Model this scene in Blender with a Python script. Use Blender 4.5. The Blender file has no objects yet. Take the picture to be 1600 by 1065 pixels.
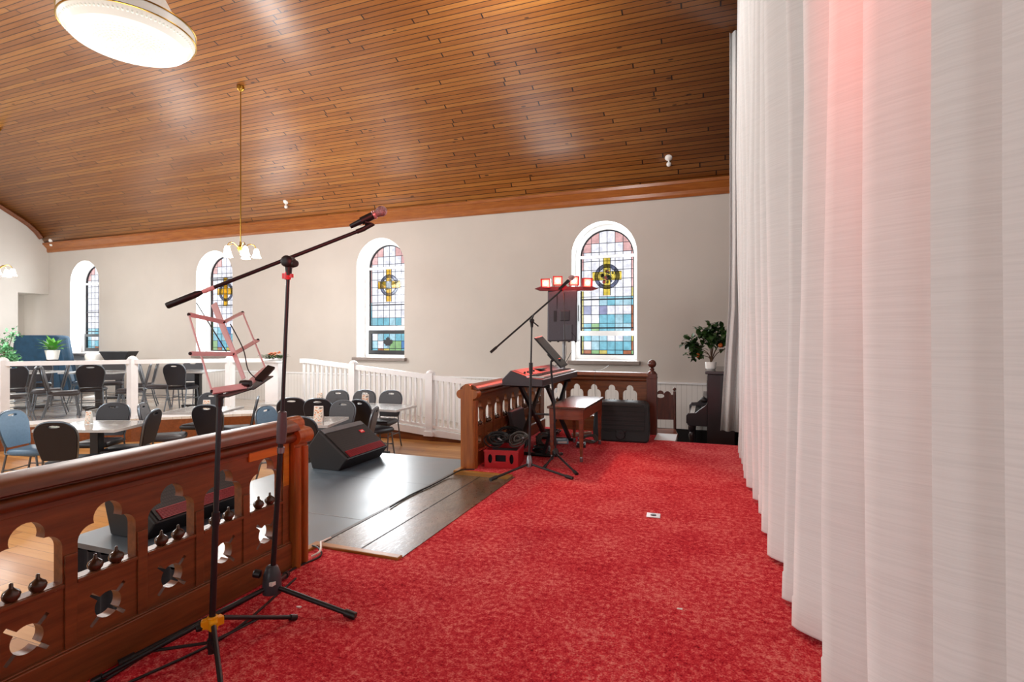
import bpy, bmesh, math, random
from mathutils import Vector, Matrix
from mathutils.geometry import tessellate_polygon
random.seed(7)
PI = math.pi
SC = bpy.context.scene
COL = SC.collection

# ------------------------------------------------------------------ camera
CAMZ, F, HY = 1.2, 832.0, 529.0
TH = math.radians(20.2)
CS, SN = math.cos(TH), math.sin(TH)
cd = bpy.data.cameras.new('camera')
cam = bpy.data.objects.new('camera', cd)
COL.objects.link(cam)
cam.location = (0, 0, CAMZ)
cam.rotation_euler = (PI / 2, 0, TH)
cd.sensor_width = 36
cd.lens = F / 1600 * 36
cd.shift_y = (HY - 532.5) / 1600
cd.clip_start, cd.clip_end = 0.05, 200
SC.camera = cam

def ray(px, py):
    a, b = (px - 800) / F, (HY - py) / F
    return Vector((a * CS - SN, a * SN + CS, b))
def onz(px, py, z):
    r = ray(px, py); return Vector((0, 0, CAMZ)) + r * ((z - CAMZ) / r.z)
def ony(px, py, y):
    r = ray(px, py); return Vector((0, 0, CAMZ)) + r * (y / r.y)
def onx(px, py, x):
    r = ray(px, py); return Vector((0, 0, CAMZ)) + r * (x / r.x)
def deep(px, py, d):
    return Vector((0, 0, CAMZ)) + ray(px, py) * d

FLOOR, PLAT, WALL = -0.6, -0.2, 9.5

# ------------------------------------------------------------------ materials
def lin(h):
    h = h.lstrip('#'); out = []
    for i in (0, 2, 4):
        c = int(h[i:i + 2], 16) / 255
        out.append(c / 12.92 if c <= 0.04045 else ((c + 0.055) / 1.055) ** 2.4)
    return (*out, 1)

class NT:
    def __init__(s, name):
        s.m = bpy.data.materials.new(name); s.m.use_nodes = True
        s.t = s.m.node_tree; s.b = s.t.nodes['Principled BSDF']; s.out = s.t.nodes['Material Output']
    def n(s, typ, **kw):
        nd = s.t.nodes.new(typ)
        for k, v in kw.items():
            if k.startswith('i_'): nd.inputs[int(k[2:])].default_value = v
            else: setattr(nd, k, v)
        return nd
    def l(s, a, ao, b, bi): s.t.links.new(a.outputs[ao], b.inputs[bi])
    def math(s, op, a, b=None):
        nd = s.n('ShaderNodeMath', operation=op)
        for i, v in enumerate((a, b)):
            if v is None: continue
            if isinstance(v, (int, float)): nd.inputs[i].default_value = v
            else: s.t.links.new(v, nd.inputs[i])
        return nd.outputs[0]
    def ramp(s, fac, stops):
        r = s.n('ShaderNodeValToRGB'); s.t.links.new(fac, r.inputs[0])
        e = r.color_ramp.elements
        while len(e) < len(stops): e.new(0.5)
        for i, (p, c) in enumerate(stops): e[i].position = p; e[i].color = c
        return r.outputs[0]
    def mix(s, fac, a, b, mode='MIX'):
        nd = s.n('ShaderNodeMix', data_type='RGBA', blend_type=mode)
        for i, v in ((0, fac), (6, a), (7, b)):
            if isinstance(v, (int, float, tuple)): nd.inputs[i].default_value = v
            else: s.t.links.new(v, nd.inputs[i])
        return nd.outputs[2]
    def noise(s, vec, scale, detail=3, rough=.55):
        nd = s.n('ShaderNodeTexNoise'); nd.inputs['Scale'].default_value = scale
        nd.inputs['Detail'].default_value = detail; nd.inputs['Roughness'].default_value = rough
        if vec is not None: s.t.links.new(vec, nd.inputs['Vector'])
        return nd.outputs['Fac']
    def coord(s, kind='Object', scale=(1, 1, 1)):
        tc = s.n('ShaderNodeTexCoord'); mp = s.n('ShaderNodeMapping'); mp.inputs['Scale'].default_value = scale
        s.l(tc, kind, mp, 'Vector'); return mp.outputs[0]
    def bump(s, h, strength, dist=.01):
        b = s.n('ShaderNodeBump'); b.inputs['Strength'].default_value = strength; b.inputs['Distance'].default_value = dist
        s.t.links.new(h, b.inputs['Height']); s.t.links.new(b.outputs[0], s.b.inputs['Normal'])
    def base(s, c): s.t.links.new(c, s.b.inputs['Base Color'])
    def set(s, rough=.5, metal=0, spec=.5, coat=0, sheen=0):
        s.b.inputs['Roughness'].default_value = rough; s.b.inputs['Metallic'].default_value = metal
        s.b.inputs['Specular IOR Level'].default_value = spec; s.b.inputs['Coat Weight'].default_value = coat
        s.b.inputs['Sheen Weight'].default_value = sheen
        return s

def plain(name, col, rough=.5, metal=0, spec=.5, var=.08, scale=8, bump=0, coat=0):
    t = NT(name).set(rough, metal, spec, coat)
    c = lin(col) if isinstance(col, str) else (*col, 1)
    f = t.noise(t.coord(), scale, 4)
    lo = tuple(x * (1 - var) for x in c[:3]) + (1,); hi = tuple(min(1, x * (1 + var)) for x in c[:3]) + (1,)
    t.base(t.ramp(f, [(.3, lo), (.7, hi)]))
    if bump: t.bump(t.noise(t.coord(), scale * 20, 2), bump, .003)
    return t.m

def wood(name, dark, light, axis='x', rough=.35, scale=1, coat=0.2, worn=True):
    t = NT(name).set(rough, 0, .5, coat); t.b.inputs['Coat Roughness'].default_value = .25
    sc = {'x': (1.2, 14, 14), 'y': (14, 1.2, 14), 'z': (14, 14, 1.2)}[axis]
    v = t.coord('Object', tuple(q * scale for q in sc))
    f = t.noise(v, 2.2, 6, .65)
    c = t.ramp(f, [(.28, lin(dark)), (.72, lin(light))])
    if worn:
        w = t.noise(t.coord('Object', (9, 9, 9)), 3.0, 5, .7)
        c = t.mix(t.math('MULTIPLY', t.math('GREATER_THAN', w, .71), .35), c, lin('a98a6c'))
    t.base(c); t.bump(f, .08, .004)
    return t.m

def emit(name, col, strength):
    t = NT(name); t.b.inputs['Base Color'].default_value = (*col, 1)
    t.b.inputs['Emission Color'].default_value = (*col, 1); t.b.inputs['Emission Strength'].default_value = strength
    t.b.inputs['Roughness'].default_value = .3
    return t.m

def tint_glass(name, col, gloss=.04, var=.72):
    t = NT(name); t.t.nodes.remove(t.b)
    tr = t.n('ShaderNodeBsdfTransparent')
    f = t.noise(t.coord(), 9, 3)
    c = (*col, 1); c2 = tuple(x * var for x in col) + (1,)
    t.t.links.new(t.ramp(f, [(.35, c2), (.65, c)]), tr.inputs[0])
    gl = t.n('ShaderNodeBsdfGlossy'); gl.inputs['Roughness'].default_value = .12
    mx = t.n('ShaderNodeMixShader', i_0=gloss)
    t.l(tr, 0, mx, 1); t.l(gl, 0, mx, 2); t.l(mx, 0, t.out, 'Surface')
    return t.m

M = {}
M['wall'] = plain('wall_paint', 'c9c3bb', .75, var=.03, scale=1.5, bump=.04)
M['reveal'] = plain('reveal_paint', 'f3f2ee', .6, var=.02)
M['white'] = plain('white_gloss_paint', 'eceeef', .4, var=.03)
M['sill'] = plain('grey_sill_paint', '8a7f78', .5)
M['black'] = plain('black_plastic', '17171a', .42, var=.15)
M['blackrough'] = plain('black_rough_cabinet', '0d0e12', .55, var=.2, scale=60, bump=.1)
M['charcoal'] = plain('charcoal_metal', '26272b', .35, metal=.3)
M['greymetal'] = plain('grey_metal', '8b8f94', .32, metal=.8)
M['chrome'] = plain('chrome', 'd7d8d8', .15, metal=1)
M['redlitmetal'] = plain('red_lit_pale_metal', 'd3c6c9', .4, metal=.2)  # pale metal with the red spotlight's pink mixed into its colour
M['brass'] = plain('brass', 'b08a3c', .28, metal=1)
M['yellow'] = plain('yellow_plastic', 'f0a800', .4)
M['redplastic'] = plain('red_plastic', 'b5121c', .35)
M['redcollar'] = plain('red_collar', 'e01428', .35)
M['skirt'] = plain('black_cloth', '12131c', .9, var=.3, scale=30)
M['fabric'] = plain('chair_vinyl', '14161f', .42, var=.15, scale=40, bump=.08)
M['fabriclit'] = plain('chair_vinyl_grey_lit', '3a3a3e', .45, var=.12, scale=40, bump=.08)  # same dark vinyl, lightened for chairs that catch the light
M['fabricskylit'] = plain('chair_vinyl_sky_lit', '587a96', .45, var=.1, scale=40, bump=.08)  # same dark vinyl with the blue sky glare put into its colour
M['chairframe'] = plain('chair_frame_metal', '6f7880', .35, metal=.7)
M['tabletop'] = plain('table_laminate', '9a9792', .22, var=.12, scale=5, coat=.4)
M['tableedge'] = plain('table_edge', 'c7c8c6', .35)
M['bluecloth'] = plain('blue_cloth', '1f4560', .85, var=.2)
M['pot'] = plain('white_ceramic', 'f2f2ee', .3)
M['soil'] = plain('soil', '2a2018', .95)
M['leaf'] = plain('leaf_green', '2c4a20', .45, var=.4, scale=14)
M['leaflight'] = plain('leaf_pale_green', '6fae7c', .45, var=.4, scale=14)
M['leafagave'] = plain('agave_green', '5fa344', .4, var=.3, scale=9)
M['stem'] = plain('stem_brown', '5b4632', .8)
M['orange'] = plain('orange_fruit', 'd9702a', .5)
M['peach'] = plain('peach_petals', 'e8a27c', .7, var=.2, scale=30)
M['keywhite'] = plain('ivory_keys', 'd9d8d4', .25)
M['keyblack'] = plain('ebony_keys', '101012', .25)
M['piano'] = plain('piano_ebony', '2b2226', .3, var=.15, coat=.4)
M['papers'] = plain('paper', 'eeece6', .8)
M['bluebox'] = plain('pale_blue_plastic', '8fb3c9', .4)
M['screen'] = plain('dark_screen', '3a3f42', .15)
M['cable'] = plain('black_rubber', '0d0d0f', .5)
M['cablegrey'] = plain('grey_rubber', '4a443f', .55)
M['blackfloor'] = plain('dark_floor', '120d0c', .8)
M['lead'] = plain('lead_came', '23242a', .5, metal=.3)
M['rail'] = wood('rail_wood', '63371b', '96582d', 'x', .4, coat=.1)
M['railz'] = wood('post_wood', '80431a', 'b66c2c', 'z', .33, coat=.1)
M['raild'] = wood('cap_wood', '522a14', '824722', 'x', .42, coat=.04)
M['lighter'] = wood('lighter_orange_wood', 'b06410', 'd98a1e', 'x', .35, worn=False)
M['benchw'] = wood('bench_wood', '5c2410', '8f431f', 'x', .35)
M['chairw'] = wood('old_chair_wood', '3d180e', '5f2a17', 'z', .4)
M['nosing'] = wood('oak_nosing', '8a5518', 'b9802f', 'x', .3)
M['fascia'] = wood('fascia_wood', '5c2f12', '86481e', 'x', .3)
M['knob'] = plain('turned_knob', '4b3322', .22, var=.3, scale=20, coat=.5)
M['gw'] = tint_glass('stained_clear', (.45, .43, .455))
M['gpink'] = tint_glass('stained_pink', (0.370, 0.208, 0.197))
M['gb1'] = tint_glass('stained_sky_blue', (0.104, 0.243, 0.289))
M['gb2'] = tint_glass('stained_ice_blue', (0.208, 0.312, 0.347))
M['gb3'] = tint_glass('stained_deep_blue', (0.051, 0.116, 0.231))
M['ggr'] = tint_glass('stained_green', (0.139, 0.231, 0.104))
M['gpu'] = tint_glass('stained_violet', (0.150, 0.150, 0.231))
M['gam'] = tint_glass('stained_amber', (1, .76, .2), .03, .88)
M['gye'] = tint_glass('stained_yellow', (1, .88, .34), .03, .88)
M['gred'] = tint_glass('stained_red', (0.197, 0.069, 0.035))
M['gol'] = tint_glass('stained_olive_yellow', (0.300, 0.243, 0.069))
M['gsl'] = tint_glass('stained_slate', (.42, .45, .55))
M['plexi'] = tint_glass('clear_acrylic', (.985, .99, .995), .02, 1.0)

def mat_emit_shade():
    t = NT('lit_glass_shade'); t.b.inputs['Base Color'].default_value = (1, .95, .85, 1)
    t.b.inputs['Emission Color'].default_value = (1, .93, .8, 1); t.b.inputs['Emission Strength'].default_value = 2.6
    return t.m
M['shade'] = mat_emit_shade()
M['crystal'] = emit('lit_crystal', (.8, .82, .76), .12)
M['crystalbead'] = emit('crystal_bead', (.7, .74, .66), .3)
M['lamp'] = emit('red_lamp_lens', (1, .22, .16), 2.2)
M['lamphot'] = emit('red_lamp_bulb', (1, .72, .62), 6)

def mat_milk():
    t = NT('milky_glass'); t.t.nodes.remove(t.b)
    a = t.n('ShaderNodeBsdfTranslucent'); a.inputs[0].default_value = (.8, .85, .85, 1)
    t.l(a, 0, t.out, 'Surface'); return t.m
M['milk'] = mat_milk()

def mat_ceiling():
    t = NT('varnished_pine_boards').set(.34, 0, .5, .35); t.b.inputs['Coat Roughness'].default_value = .28
    tc = t.n('ShaderNodeTexCoord'); sp = t.n('ShaderNodeSeparateXYZ'); t.l(tc, 'UV', sp, 0)
    W = .078
    v = t.math('DIVIDE', sp.outputs[1], W); row = t.math('FLOOR', v); fr = t.math('FRACT', v)
    w1 = t.n('ShaderNodeTexWhiteNoise', noise_dimensions='1D'); t.t.links.new(row, w1.inputs['W'])
    u = t.math('ADD', t.math('DIVIDE', sp.outputs[0], 3.3), t.math('MULTIPLY', w1.outputs[0], 9.0))
    cell = t.math('FLOOR', u); cf = t.math('FRACT', u)
    cb = t.n('ShaderNodeCombineXYZ'); t.t.links.new(row, cb.inputs[0]); t.t.links.new(cell, cb.inputs[1])
    w2 = t.n('ShaderNodeTexWhiteNoise', noise_dimensions='2D'); t.l(cb, 0, w2, 'Vector')
    mp = t.n('ShaderNodeMapping'); mp.inputs['Scale'].default_value = (1.0, 22, 1); t.l(tc, 'UV', mp, 0)
    g = t.noise(mp.outputs[0], 2.0, 5, .6)
    f = t.math('ADD', t.math('MULTIPLY', w2.outputs[0], .3), t.math('MULTIPLY', g, .68))
    c = t.ramp(f, [(.2, lin('7c471b')), (.5, lin('9a5f28')), (.85, lin('b87f3c'))])
    mk = t.n('ShaderNodeMapping'); mk.inputs['Scale'].default_value = (2.6, 7.5, 1); t.l(tc, 'UV', mk, 0)
    vo = t.n('ShaderNodeTexVoronoi'); vo.inputs['Scale'].default_value = 1; vo.inputs['Randomness'].default_value = 1
    t.t.links.new(mk.outputs[0], vo.inputs['Vector'])
    sel = t.n('ShaderNodeTexWhiteNoise', noise_dimensions='3D'); t.l(vo, 'Color', sel, 'Vector')
    kn = t.math('MULTIPLY', t.math('LESS_THAN', vo.outputs['Distance'], .11), t.math('GREATER_THAN', sel.outputs[0], .55))
    c = t.mix(t.math('MULTIPLY', kn, .75), c, lin('2d1206'))
    gr = t.math('LESS_THAN', t.math('ABSOLUTE', t.math('SUBTRACT', fr, .5)), .435)
    jt = t.math('GREATER_THAN', cf, .006)
    gj = t.math('MULTIPLY', gr, jt)
    c = t.mix(gj, lin('2a1207'), c)
    t.base(c)
    t.bump(gj, .5, .008)
    return t.m
M['ceiling'] = mat_ceiling()

def mat_planks(name, stops, W, along='x', L=2.2, rough=.3, coat=.2):
    t = NT(name).set(rough, 0, .5, coat); t.b.inputs['Coat Roughness'].default_value = .15
    tc = t.n('ShaderNodeTexCoord'); sp = t.n('ShaderNodeSeparateXYZ'); t.l(tc, 'Object', sp, 0)
    ax, cx = (0, 1) if along == 'x' else (1, 0)
    v = t.math('DIVIDE', sp.outputs[cx], W); row = t.math('FLOOR', v); fr = t.math('FRACT', v)
    w1 = t.n('ShaderNodeTexWhiteNoise', noise_dimensions='1D'); t.t.links.new(row, w1.inputs['W'])
    u = t.math('ADD', t.math('DIVIDE', sp.outputs[ax], L), t.math('MULTIPLY', w1.outputs[0], 7.0))
    cb = t.n('ShaderNodeCombineXYZ'); t.t.links.new(row, cb.inputs[0]); t.t.links.new(t.math('FLOOR', u), cb.inputs[1])
    w2 = t.n('ShaderNodeTexWhiteNoise', noise_dimensions='2D'); t.l(cb, 0, w2, 'Vector')
    g = t.noise(t.coord('Object', (1.5, 18, 1) if along == 'x' else (18, 1.5, 1)), 2, 5, .6)
    f = t.math('ADD', t.math('MULTIPLY', w2.outputs[0], .5), t.math('MULTIPLY', g, .5))
    c = t.ramp(f, stops)
    gj = t.math('MULTIPLY', t.math('GREATER_THAN', fr, .03), t.math('GREATER_THAN', t.math('FRACT', u), .004))
    c = t.mix(gj, tuple(x * .4 for x in stops[0][1][:3]) + (1,), c)
    t.base(c); t.bump(gj, .2, .003)
    return t.m
M['floor'] = mat_planks('pine_floor', [(.2, lin('a06a34')), (.5, lin('b67f42')), (.85, lin('c9965a'))], .11, 'x', rough=.45, coat=.03)
M['platfloor'] = mat_planks('platform_floor', [(.2, lin('bdb1a2')), (.5, lin('cdc3b5')), (.85, lin('d9d1c6'))], .09, 'x', rough=.2, coat=.5)

def mat_beadboard():
    t = NT('white_beadboard').set(.5)
    tc = t.n('ShaderNodeTexCoord'); sp = t.n('ShaderNodeSeparateXYZ'); t.l(tc, 'Object', sp, 0)
    fr = t.math('FRACT', t.math('DIVIDE', sp.outputs[0], .085))
    g = t.math('GREATER_THAN', fr, .06)
    t.base(t.mix(g, lin('b9b6b0'), lin('e3e1dc'))); t.bump(g, .4, .006)
    return t.m
M['bead'] = mat_beadboard()

def mat_carpet():
    t = NT('red_carpet').set(.95, 0, .1)
    v = t.coord()
    n1 = t.noise(v, 2.6, 4, .6); n2 = t.noise(v, 34, 5, .75); n3 = t.noise(v, 130, 2, .6)
    f = t.math('ADD', t.math('ADD', t.math('MULTIPLY', n1, .2), t.math('MULTIPLY', n2, .58)), t.math('MULTIPLY', n3, .32))
    t.base(t.ramp(f, [(.40, lin('6c0816')), (.48, lin('b81d2c')), (.555, lin('cf3a42')), (.65, lin('e8847a'))]))
    t.bump(t.math('ADD', n3, n2), .7, .012)
    return t.m
M['carpet'] = mat_carpet()

def mat_curtain():
    t = NT('linen_curtain').set(.85, 0, .2, 0, .2)
    n = t.noise(t.coord('Object', (3, 3, 150)), 1.6, 4, .6)
    n2 = t.noise(t.coord('Object', (170, 170, 3)), 1.2, 3, .6)
    f = t.math('ADD', t.math('MULTIPLY', n, .92), t.math('MULTIPLY', n2, .08))
    t.base(t.ramp(f, [(.33, lin('d6d8d7')), (.6, lin('dfe1e0'))])); t.bump(f, .06, .002)
    return t.m
M['curtain'] = mat_curtain()

def mat_deck():
    t = NT('grey_deck_board').set(.36, 0, .5, .45); t.b.inputs['Coat Roughness'].default_value = .27
    v = t.coord()
    n = t.noise(v, 3.5, 6, .65)
    c = t.ramp(n, [(.3, lin('46545e')), (.7, lin('586873'))])
    t.base(c)
    r = t.ramp(n, [(.3, (.30,) * 3 + (1,)), (.7, (.42,) * 3 + (1,))])
    t.t.links.new(r, t.b.inputs['Roughness'])
    return t.m
M['deck'] = mat_deck()

def mat_strip():
    t = NT('worn_brown_paint').set(.28, 0, 1.0, .6); t.b.inputs['Coat Roughness'].default_value = .24
    n = t.noise(t.coord('Object', (3, 1.2, 3)), 4, 8, .72)
    n2 = t.noise(t.coord('Object', (9, 3, 9)), 5, 6, .8)
    c = t.ramp(n, [(.3, lin('3f2f20')), (.55, lin('5d4a35')), (.75, lin('7d6a54'))])
    c = t.mix(t.math('MULTIPLY', t.math('GREATER_THAN', n2, .66), .6), c, lin('c9bda9'))
    t.base(c)
    r = t.ramp(n2, [(.35, (.2,) * 3 + (1,)), (.7, (.5,) * 3 + (1,))]); t.t.links.new(r, t.b.inputs['Roughness'])
    t.bump(n2, .025, .002)
    return t.m
M['strip'] = mat_strip()

def mat_menu():
    t = NT('printed_menu').set(.4)
    v = t.coord('Object', (40, 40, 46))
    vo = t.n('ShaderNodeTexVoronoi'); vo.inputs['Scale'].default_value = 1.2; t.t.links.new(v, vo.inputs['Vector'])
    f = t.noise(v, .9, 2)
    c = t.ramp(f, [(.36, lin('2b2522')), (.44, lin('e7dccb')), (.56, lin('efe6da')), (.64, lin('d88a4a'))])
    t.base(c); return t.m
M['menu'] = mat_menu()

def mat_grille():
    t = NT('speaker_grille').set(.45, .2)
    tc = t.n('ShaderNodeTexCoord'); sp = t.n('ShaderNodeSeparateXYZ'); t.l(tc, 'Object', sp, 0)
    fr = t.math('FRACT', t.math('DIVIDE', sp.outputs[2], .016))
    fy = t.math('FRACT', t.math('DIVIDE', sp.outputs[1], .016))
    g = t.math('MULTIPLY', t.math('GREATER_THAN', fr, .35), t.math('GREATER_THAN', fy, .3))
    t.base(t.mix(g, lin('070708'), lin('231a1c'))); t.bump(g, .4, .004)
    return t.m
M['grille'] = mat_grille()

# ------------------------------------------------------------------ mesh builder
class MB:
    def __init__(s): s.v, s.f, s.mi, s.k = [], [], [], 0
    def mat(s, k): s.k = k; return s
    def add(s, vs, fs):
        o = len(s.v); s.v += [Vector(q) for q in vs]
        for f in fs: s.f.append([i + o for i in f]); s.mi.append(s.k)
        return s
    def box(s, a, b, M4=None):
        (x0, y0, z0), (x1, y1, z1) = a, b
        vs = [(x0, y0, z0), (x1, y0, z0), (x1, y1, z0), (x0, y1, z0), (x0, y0, z1), (x1, y0, z1), (x1, y1, z1), (x0, y1, z1)]
        if M4 is not None: vs = [M4 @ Vector(q) for q in vs]
        return s.add(vs, [(3, 2, 1, 0), (4, 5, 6, 7), (0, 1, 5, 4), (1, 2, 6, 5), (2, 3, 7, 6), (3, 0, 4, 7)])
    def hexa(s, bot, top):
        return s.add(list(bot) + list(top), [(3, 2, 1, 0), (4, 5, 6, 7), (0, 1, 5, 4), (1, 2, 6, 5), (2, 3, 7, 6), (3, 0, 4, 7)])
    def tube(s, pts, r, n=10, closed=False, cap=True):
        pts = [Vector(p) for p in pts]; m = len(pts)
        rs = r if isinstance(r, (list, tuple)) else [r] * m
        rings, up = [], None
        for i, p in enumerate(pts):
            if closed: t = pts[(i + 1) % m] - pts[i - 1]
            else: t = pts[min(i + 1, m - 1)] - pts[max(i - 1, 0)]
            if t.length < 1e-9: t = Vector((0, 0, 1))
            t.normalize()
            if up is None:
                up = Vector((0, 0, 1)) if abs(t.z) < .9 else Vector((1, 0, 0))
            x = up - t * up.dot(t)
            if x.length < 1e-6: x = t.orthogonal()
            x.normalize(); up = x; y = t.cross(x)
            rings.append([p + (x * math.cos(2 * PI * k / n) + y * math.sin(2 * PI * k / n)) * rs[i] for k in range(n)])
        vs = [q for rg in rings for q in rg]; fs = []
        for i in range(m if closed else m - 1):
            j = (i + 1) % m
            for k in range(n):
                k2 = (k + 1) % n; fs.append((i * n + k, i * n + k2, j * n + k2, j * n + k))
        if cap and not closed:
            fs.append(tuple(range(n))[::-1]); fs.append(tuple((m - 1) * n + k for k in range(n)))
        return s.add(vs, fs)
    def lathe(s, prof, c=(0, 0, 0), n=24, axis=None):
        c = Vector(c); vs, fs = [], []
        q = Matrix.Identity(3) if axis is None else Vector((0, 0, 1)).rotation_difference(Vector(axis)).to_matrix()
        for (r, z) in prof:
            for k in range(n):
                a = 2 * PI * k / n; vs.append(c + q @ Vector((r * math.cos(a), r * math.sin(a), z)))
        for i in range(len(prof) - 1):
            for k in range(n):
                k2 = (k + 1) % n; fs.append((i * n + k, i * n + k2, (i + 1) * n + k2, (i + 1) * n + k))
        if prof[0][0] > 1e-5: fs.append(tuple(range(n))[::-1])
        if prof[-1][0] > 1e-5: fs.append(tuple((len(prof) - 1) * n + k for k in range(n)))
        return s.add(vs, fs)
    def ball(s, c, r, n=14, sx=1, sy=1, sz=1):
        vs, fs, m = [], [], max(6, n // 2)
        for i in range(m + 1):
            th = PI * i / m
            for k in range(n):
                a = 2 * PI * k / n
                vs.append((c[0] + r * sx * math.sin(th) * math.cos(a), c[1] + r * sy * math.sin(th) * math.sin(a), c[2] - r * sz * math.cos(th)))
        for i in range(m):
            for k in range(n):
                k2 = (k + 1) % n; fs.append((i * n + k, i * n + k2, (i + 1) * n + k2, (i + 1) * n + k))
        return s.add(vs, fs)
    def prism(s, loops, fn, side=None):
        """loops: outer + holes, 2D; fn(u, v, w) -> 3D with w 0 (front) or 1 (back)"""
        flat = [q for lp in loops for q in lp]
        tris = tessellate_polygon([[Vector((q[0], q[1], 0)) for q in lp] for lp in loops])
        N = len(flat); vs = [fn(u, v, 0) for u, v in flat] + [fn(u, v, 1) for u, v in flat]
        fs = [tuple(t) for t in tris] + [tuple(i + N for i in t)[::-1] for t in tris]
        s.add(vs, fs)
        k0 = s.k; o = 0
        for li, lp in enumerate(loops):
            m = len(lp)
            if side is not None and li: s.k = side
            ev, ef = [], []
            for i in range(m):
                ev.append(fn(*lp[i], 0))
            for i in range(m): ev.append(fn(*lp[i], 1))
            for i in range(m):
                j = (i + 1) % m; ef.append((i, j, m + j, m + i))
            s.add(ev, ef); s.k = k0
        return s
    def build(s, name, mats, parent=None, smooth=False, bevel=0, angle=40, sub=0):
        me = bpy.data.meshes.new(name)
        me.from_pydata([tuple(q) for q in s.v], [], s.f)
        if not isinstance(mats, (list, tuple)): mats = [mats]
        for m in mats: me.materials.append(m)
        for p, i in zip(me.polygons, s.mi): p.material_index = min(i, len(mats) - 1)
        bm = bmesh.new(); bm.from_mesh(me)
        bmesh.ops.remove_doubles(bm, verts=bm.verts, dist=1e-5)
        bmesh.ops.recalc_face_normals(bm, faces=bm.faces)
        if smooth:
            for f in bm.faces: f.smooth = True
            for e in bm.edges:
                if len(e.link_faces) == 2 and e.calc_face_angle(0) > math.radians(angle): e.smooth = False
        bm.to_mesh(me); bm.free()
        o = bpy.data.objects.new(name, me); COL.objects.link(o)
        if parent is not None: o.parent = parent
        if bevel:
            b = o.modifiers.new('bevel', 'BEVEL'); b.width = bevel; b.segments = 2; b.limit_method = 'ANGLE'; b.angle_limit = math.radians(50)
        return o

def thing(name, label, cat, loc=(0, 0, 0), rz=0, group=None):
    o = bpy.data.objects.new(name, None); o.empty_display_size = .1
    COL.objects.link(o); o.location = loc; o.rotation_euler = (0, 0, rz)
    return tag(o, label, cat, group)
def tag(o, label, cat, group=None):
    o['label'] = label; o['category'] = cat
    if group: o['group'] = group
    return o
def struct(o, label=None):
    o['kind'] = 'structure'
    if label: o['label'] = label
    return o
def dup(root, loc, rz, label, group=None, swap=None):
    r = root.copy(); COL.objects.link(r); r.location = loc; r.rotation_euler = (0, 0, rz); r['label'] = label
    if group: r['group'] = group
    for ch in list(root.children):
        c = ch.copy(); COL.objects.link(c); c.parent = r
        if swap: recolour(c, swap)
        for g in ch.children:
            d = g.copy(); COL.objects.link(d); d.parent = c
    return r
def recolour(o, swap):
    for sl in o.material_slots:
        old = sl.material
        if old in swap:
            sl.link = 'OBJECT'; sl.material = swap[old]
def arc(cx, cy, r, a0, a1, n):
    return [(cx + r * math.cos(math.radians(a0 + (a1 - a0) * i / n)), cy + r * math.sin(math.radians(a0 + (a1 - a0) * i / n))) for i in range(n + 1)]
def bez(p, n=16):
    """smooth path through points (Catmull-Rom)"""
    p = [Vector(q) for q in p]; out = []
    for i in range(len(p) - 1):
        a, b, c, d = p[max(i - 1, 0)], p[i], p[i + 1], p[min(i + 2, len(p) - 1)]
        for k in range(n):
            t = k / n
            out.append(.5 * ((2 * b) + (c - a) * t + (2 * a - 5 * b + 4 * c - d) * t * t + (3 * b - a - 3 * c + d) * t ** 3))
    out.append(p[-1]); return out

# ------------------------------------------------------------------ setting
XW, XE, YS = -17.3, 4.0, -8.6
EAVE = 3.68
half = [(9.5, 3.80), (9.40, 3.85), (9.32, 4.0), (9.19, 4.17), (9.02, 4.32), (8.83, 4.44), (8.42, 4.67), (7.9, 4.92), (7.3, 5.16), (6.6, 5.40), (5.8, 5.62), (4.8, 5.84), (3.6, 6.03), (2.2, 6.15), (.45, 6.2)]
prof = half + [(.9 - y, z) for y, z in half[-2::-1]]

def make_ceiling():
    bm = bmesh.new(); uv = bm.loops.layers.uv.new('UVMap')
    s = [0]
    for i in range(1, len(prof)): s.append(s[-1] + math.dist(prof[i], prof[i - 1]))
    xs = [XW - .2, XE]
    vs = [[bm.verts.new((x, y, z)) for (y, z) in prof] for x in xs]
    for i in range(len(prof) - 1):
        f = bm.faces.new((vs[0][i], vs[0][i + 1], vs[1][i + 1], vs[1][i])); f.smooth = True
        for lp, (u, w) in zip(f.loops, ((xs[0], s[i]), (xs[0], s[i + 1]), (xs[1], s[i + 1]), (xs[1], s[i]))): lp[uv].uv = (u, w)
    me = bpy.data.meshes.new('ceiling'); bm.to_mesh(me); bm.free(); me.materials.append(M['ceiling'])
    o = bpy.data.objects.new('ceiling', me); COL.objects.link(o)
    md = o.modifiers.new('thick', 'SOLIDIFY'); md.thickness = .12; md.offset = 1
    return struct(o)
make_ceiling()

# windows: world X span and base of each arched opening on the north wall
WINS = [(-16.37, -15.2), (-11.68, -10.51), (-7.02, -5.85), (-2.335, -1.165)]
SILL, SPR = .81, 2.72
def arch_loop(x0, x1, zb, zs, n=24, inset=0):
    c, r = (x0 + x1) / 2, (x1 - x0) / 2 - inset
    return [(c - r, zb + inset), (c + r, zb + inset)] + [(c + r * math.cos(PI * i / n), zs + r * math.sin(PI * i / n)) for i in range(n + 1)]

m = MB(); m.k = 0
outer = [(XW - 2.5, FLOOR - .1), (XE, FLOOR - .1), (XE, 3.86), (XW - 2.5, 3.86)]
m.prism([outer] + [arch_loop(a, b, SILL, SPR) for a, b in WINS], lambda u, v, w: (u, WALL + .45 * w, v), side=1)
struct(m.build('wall_north', [M['wall'], M['reveal']], smooth=True, angle=30))

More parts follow.
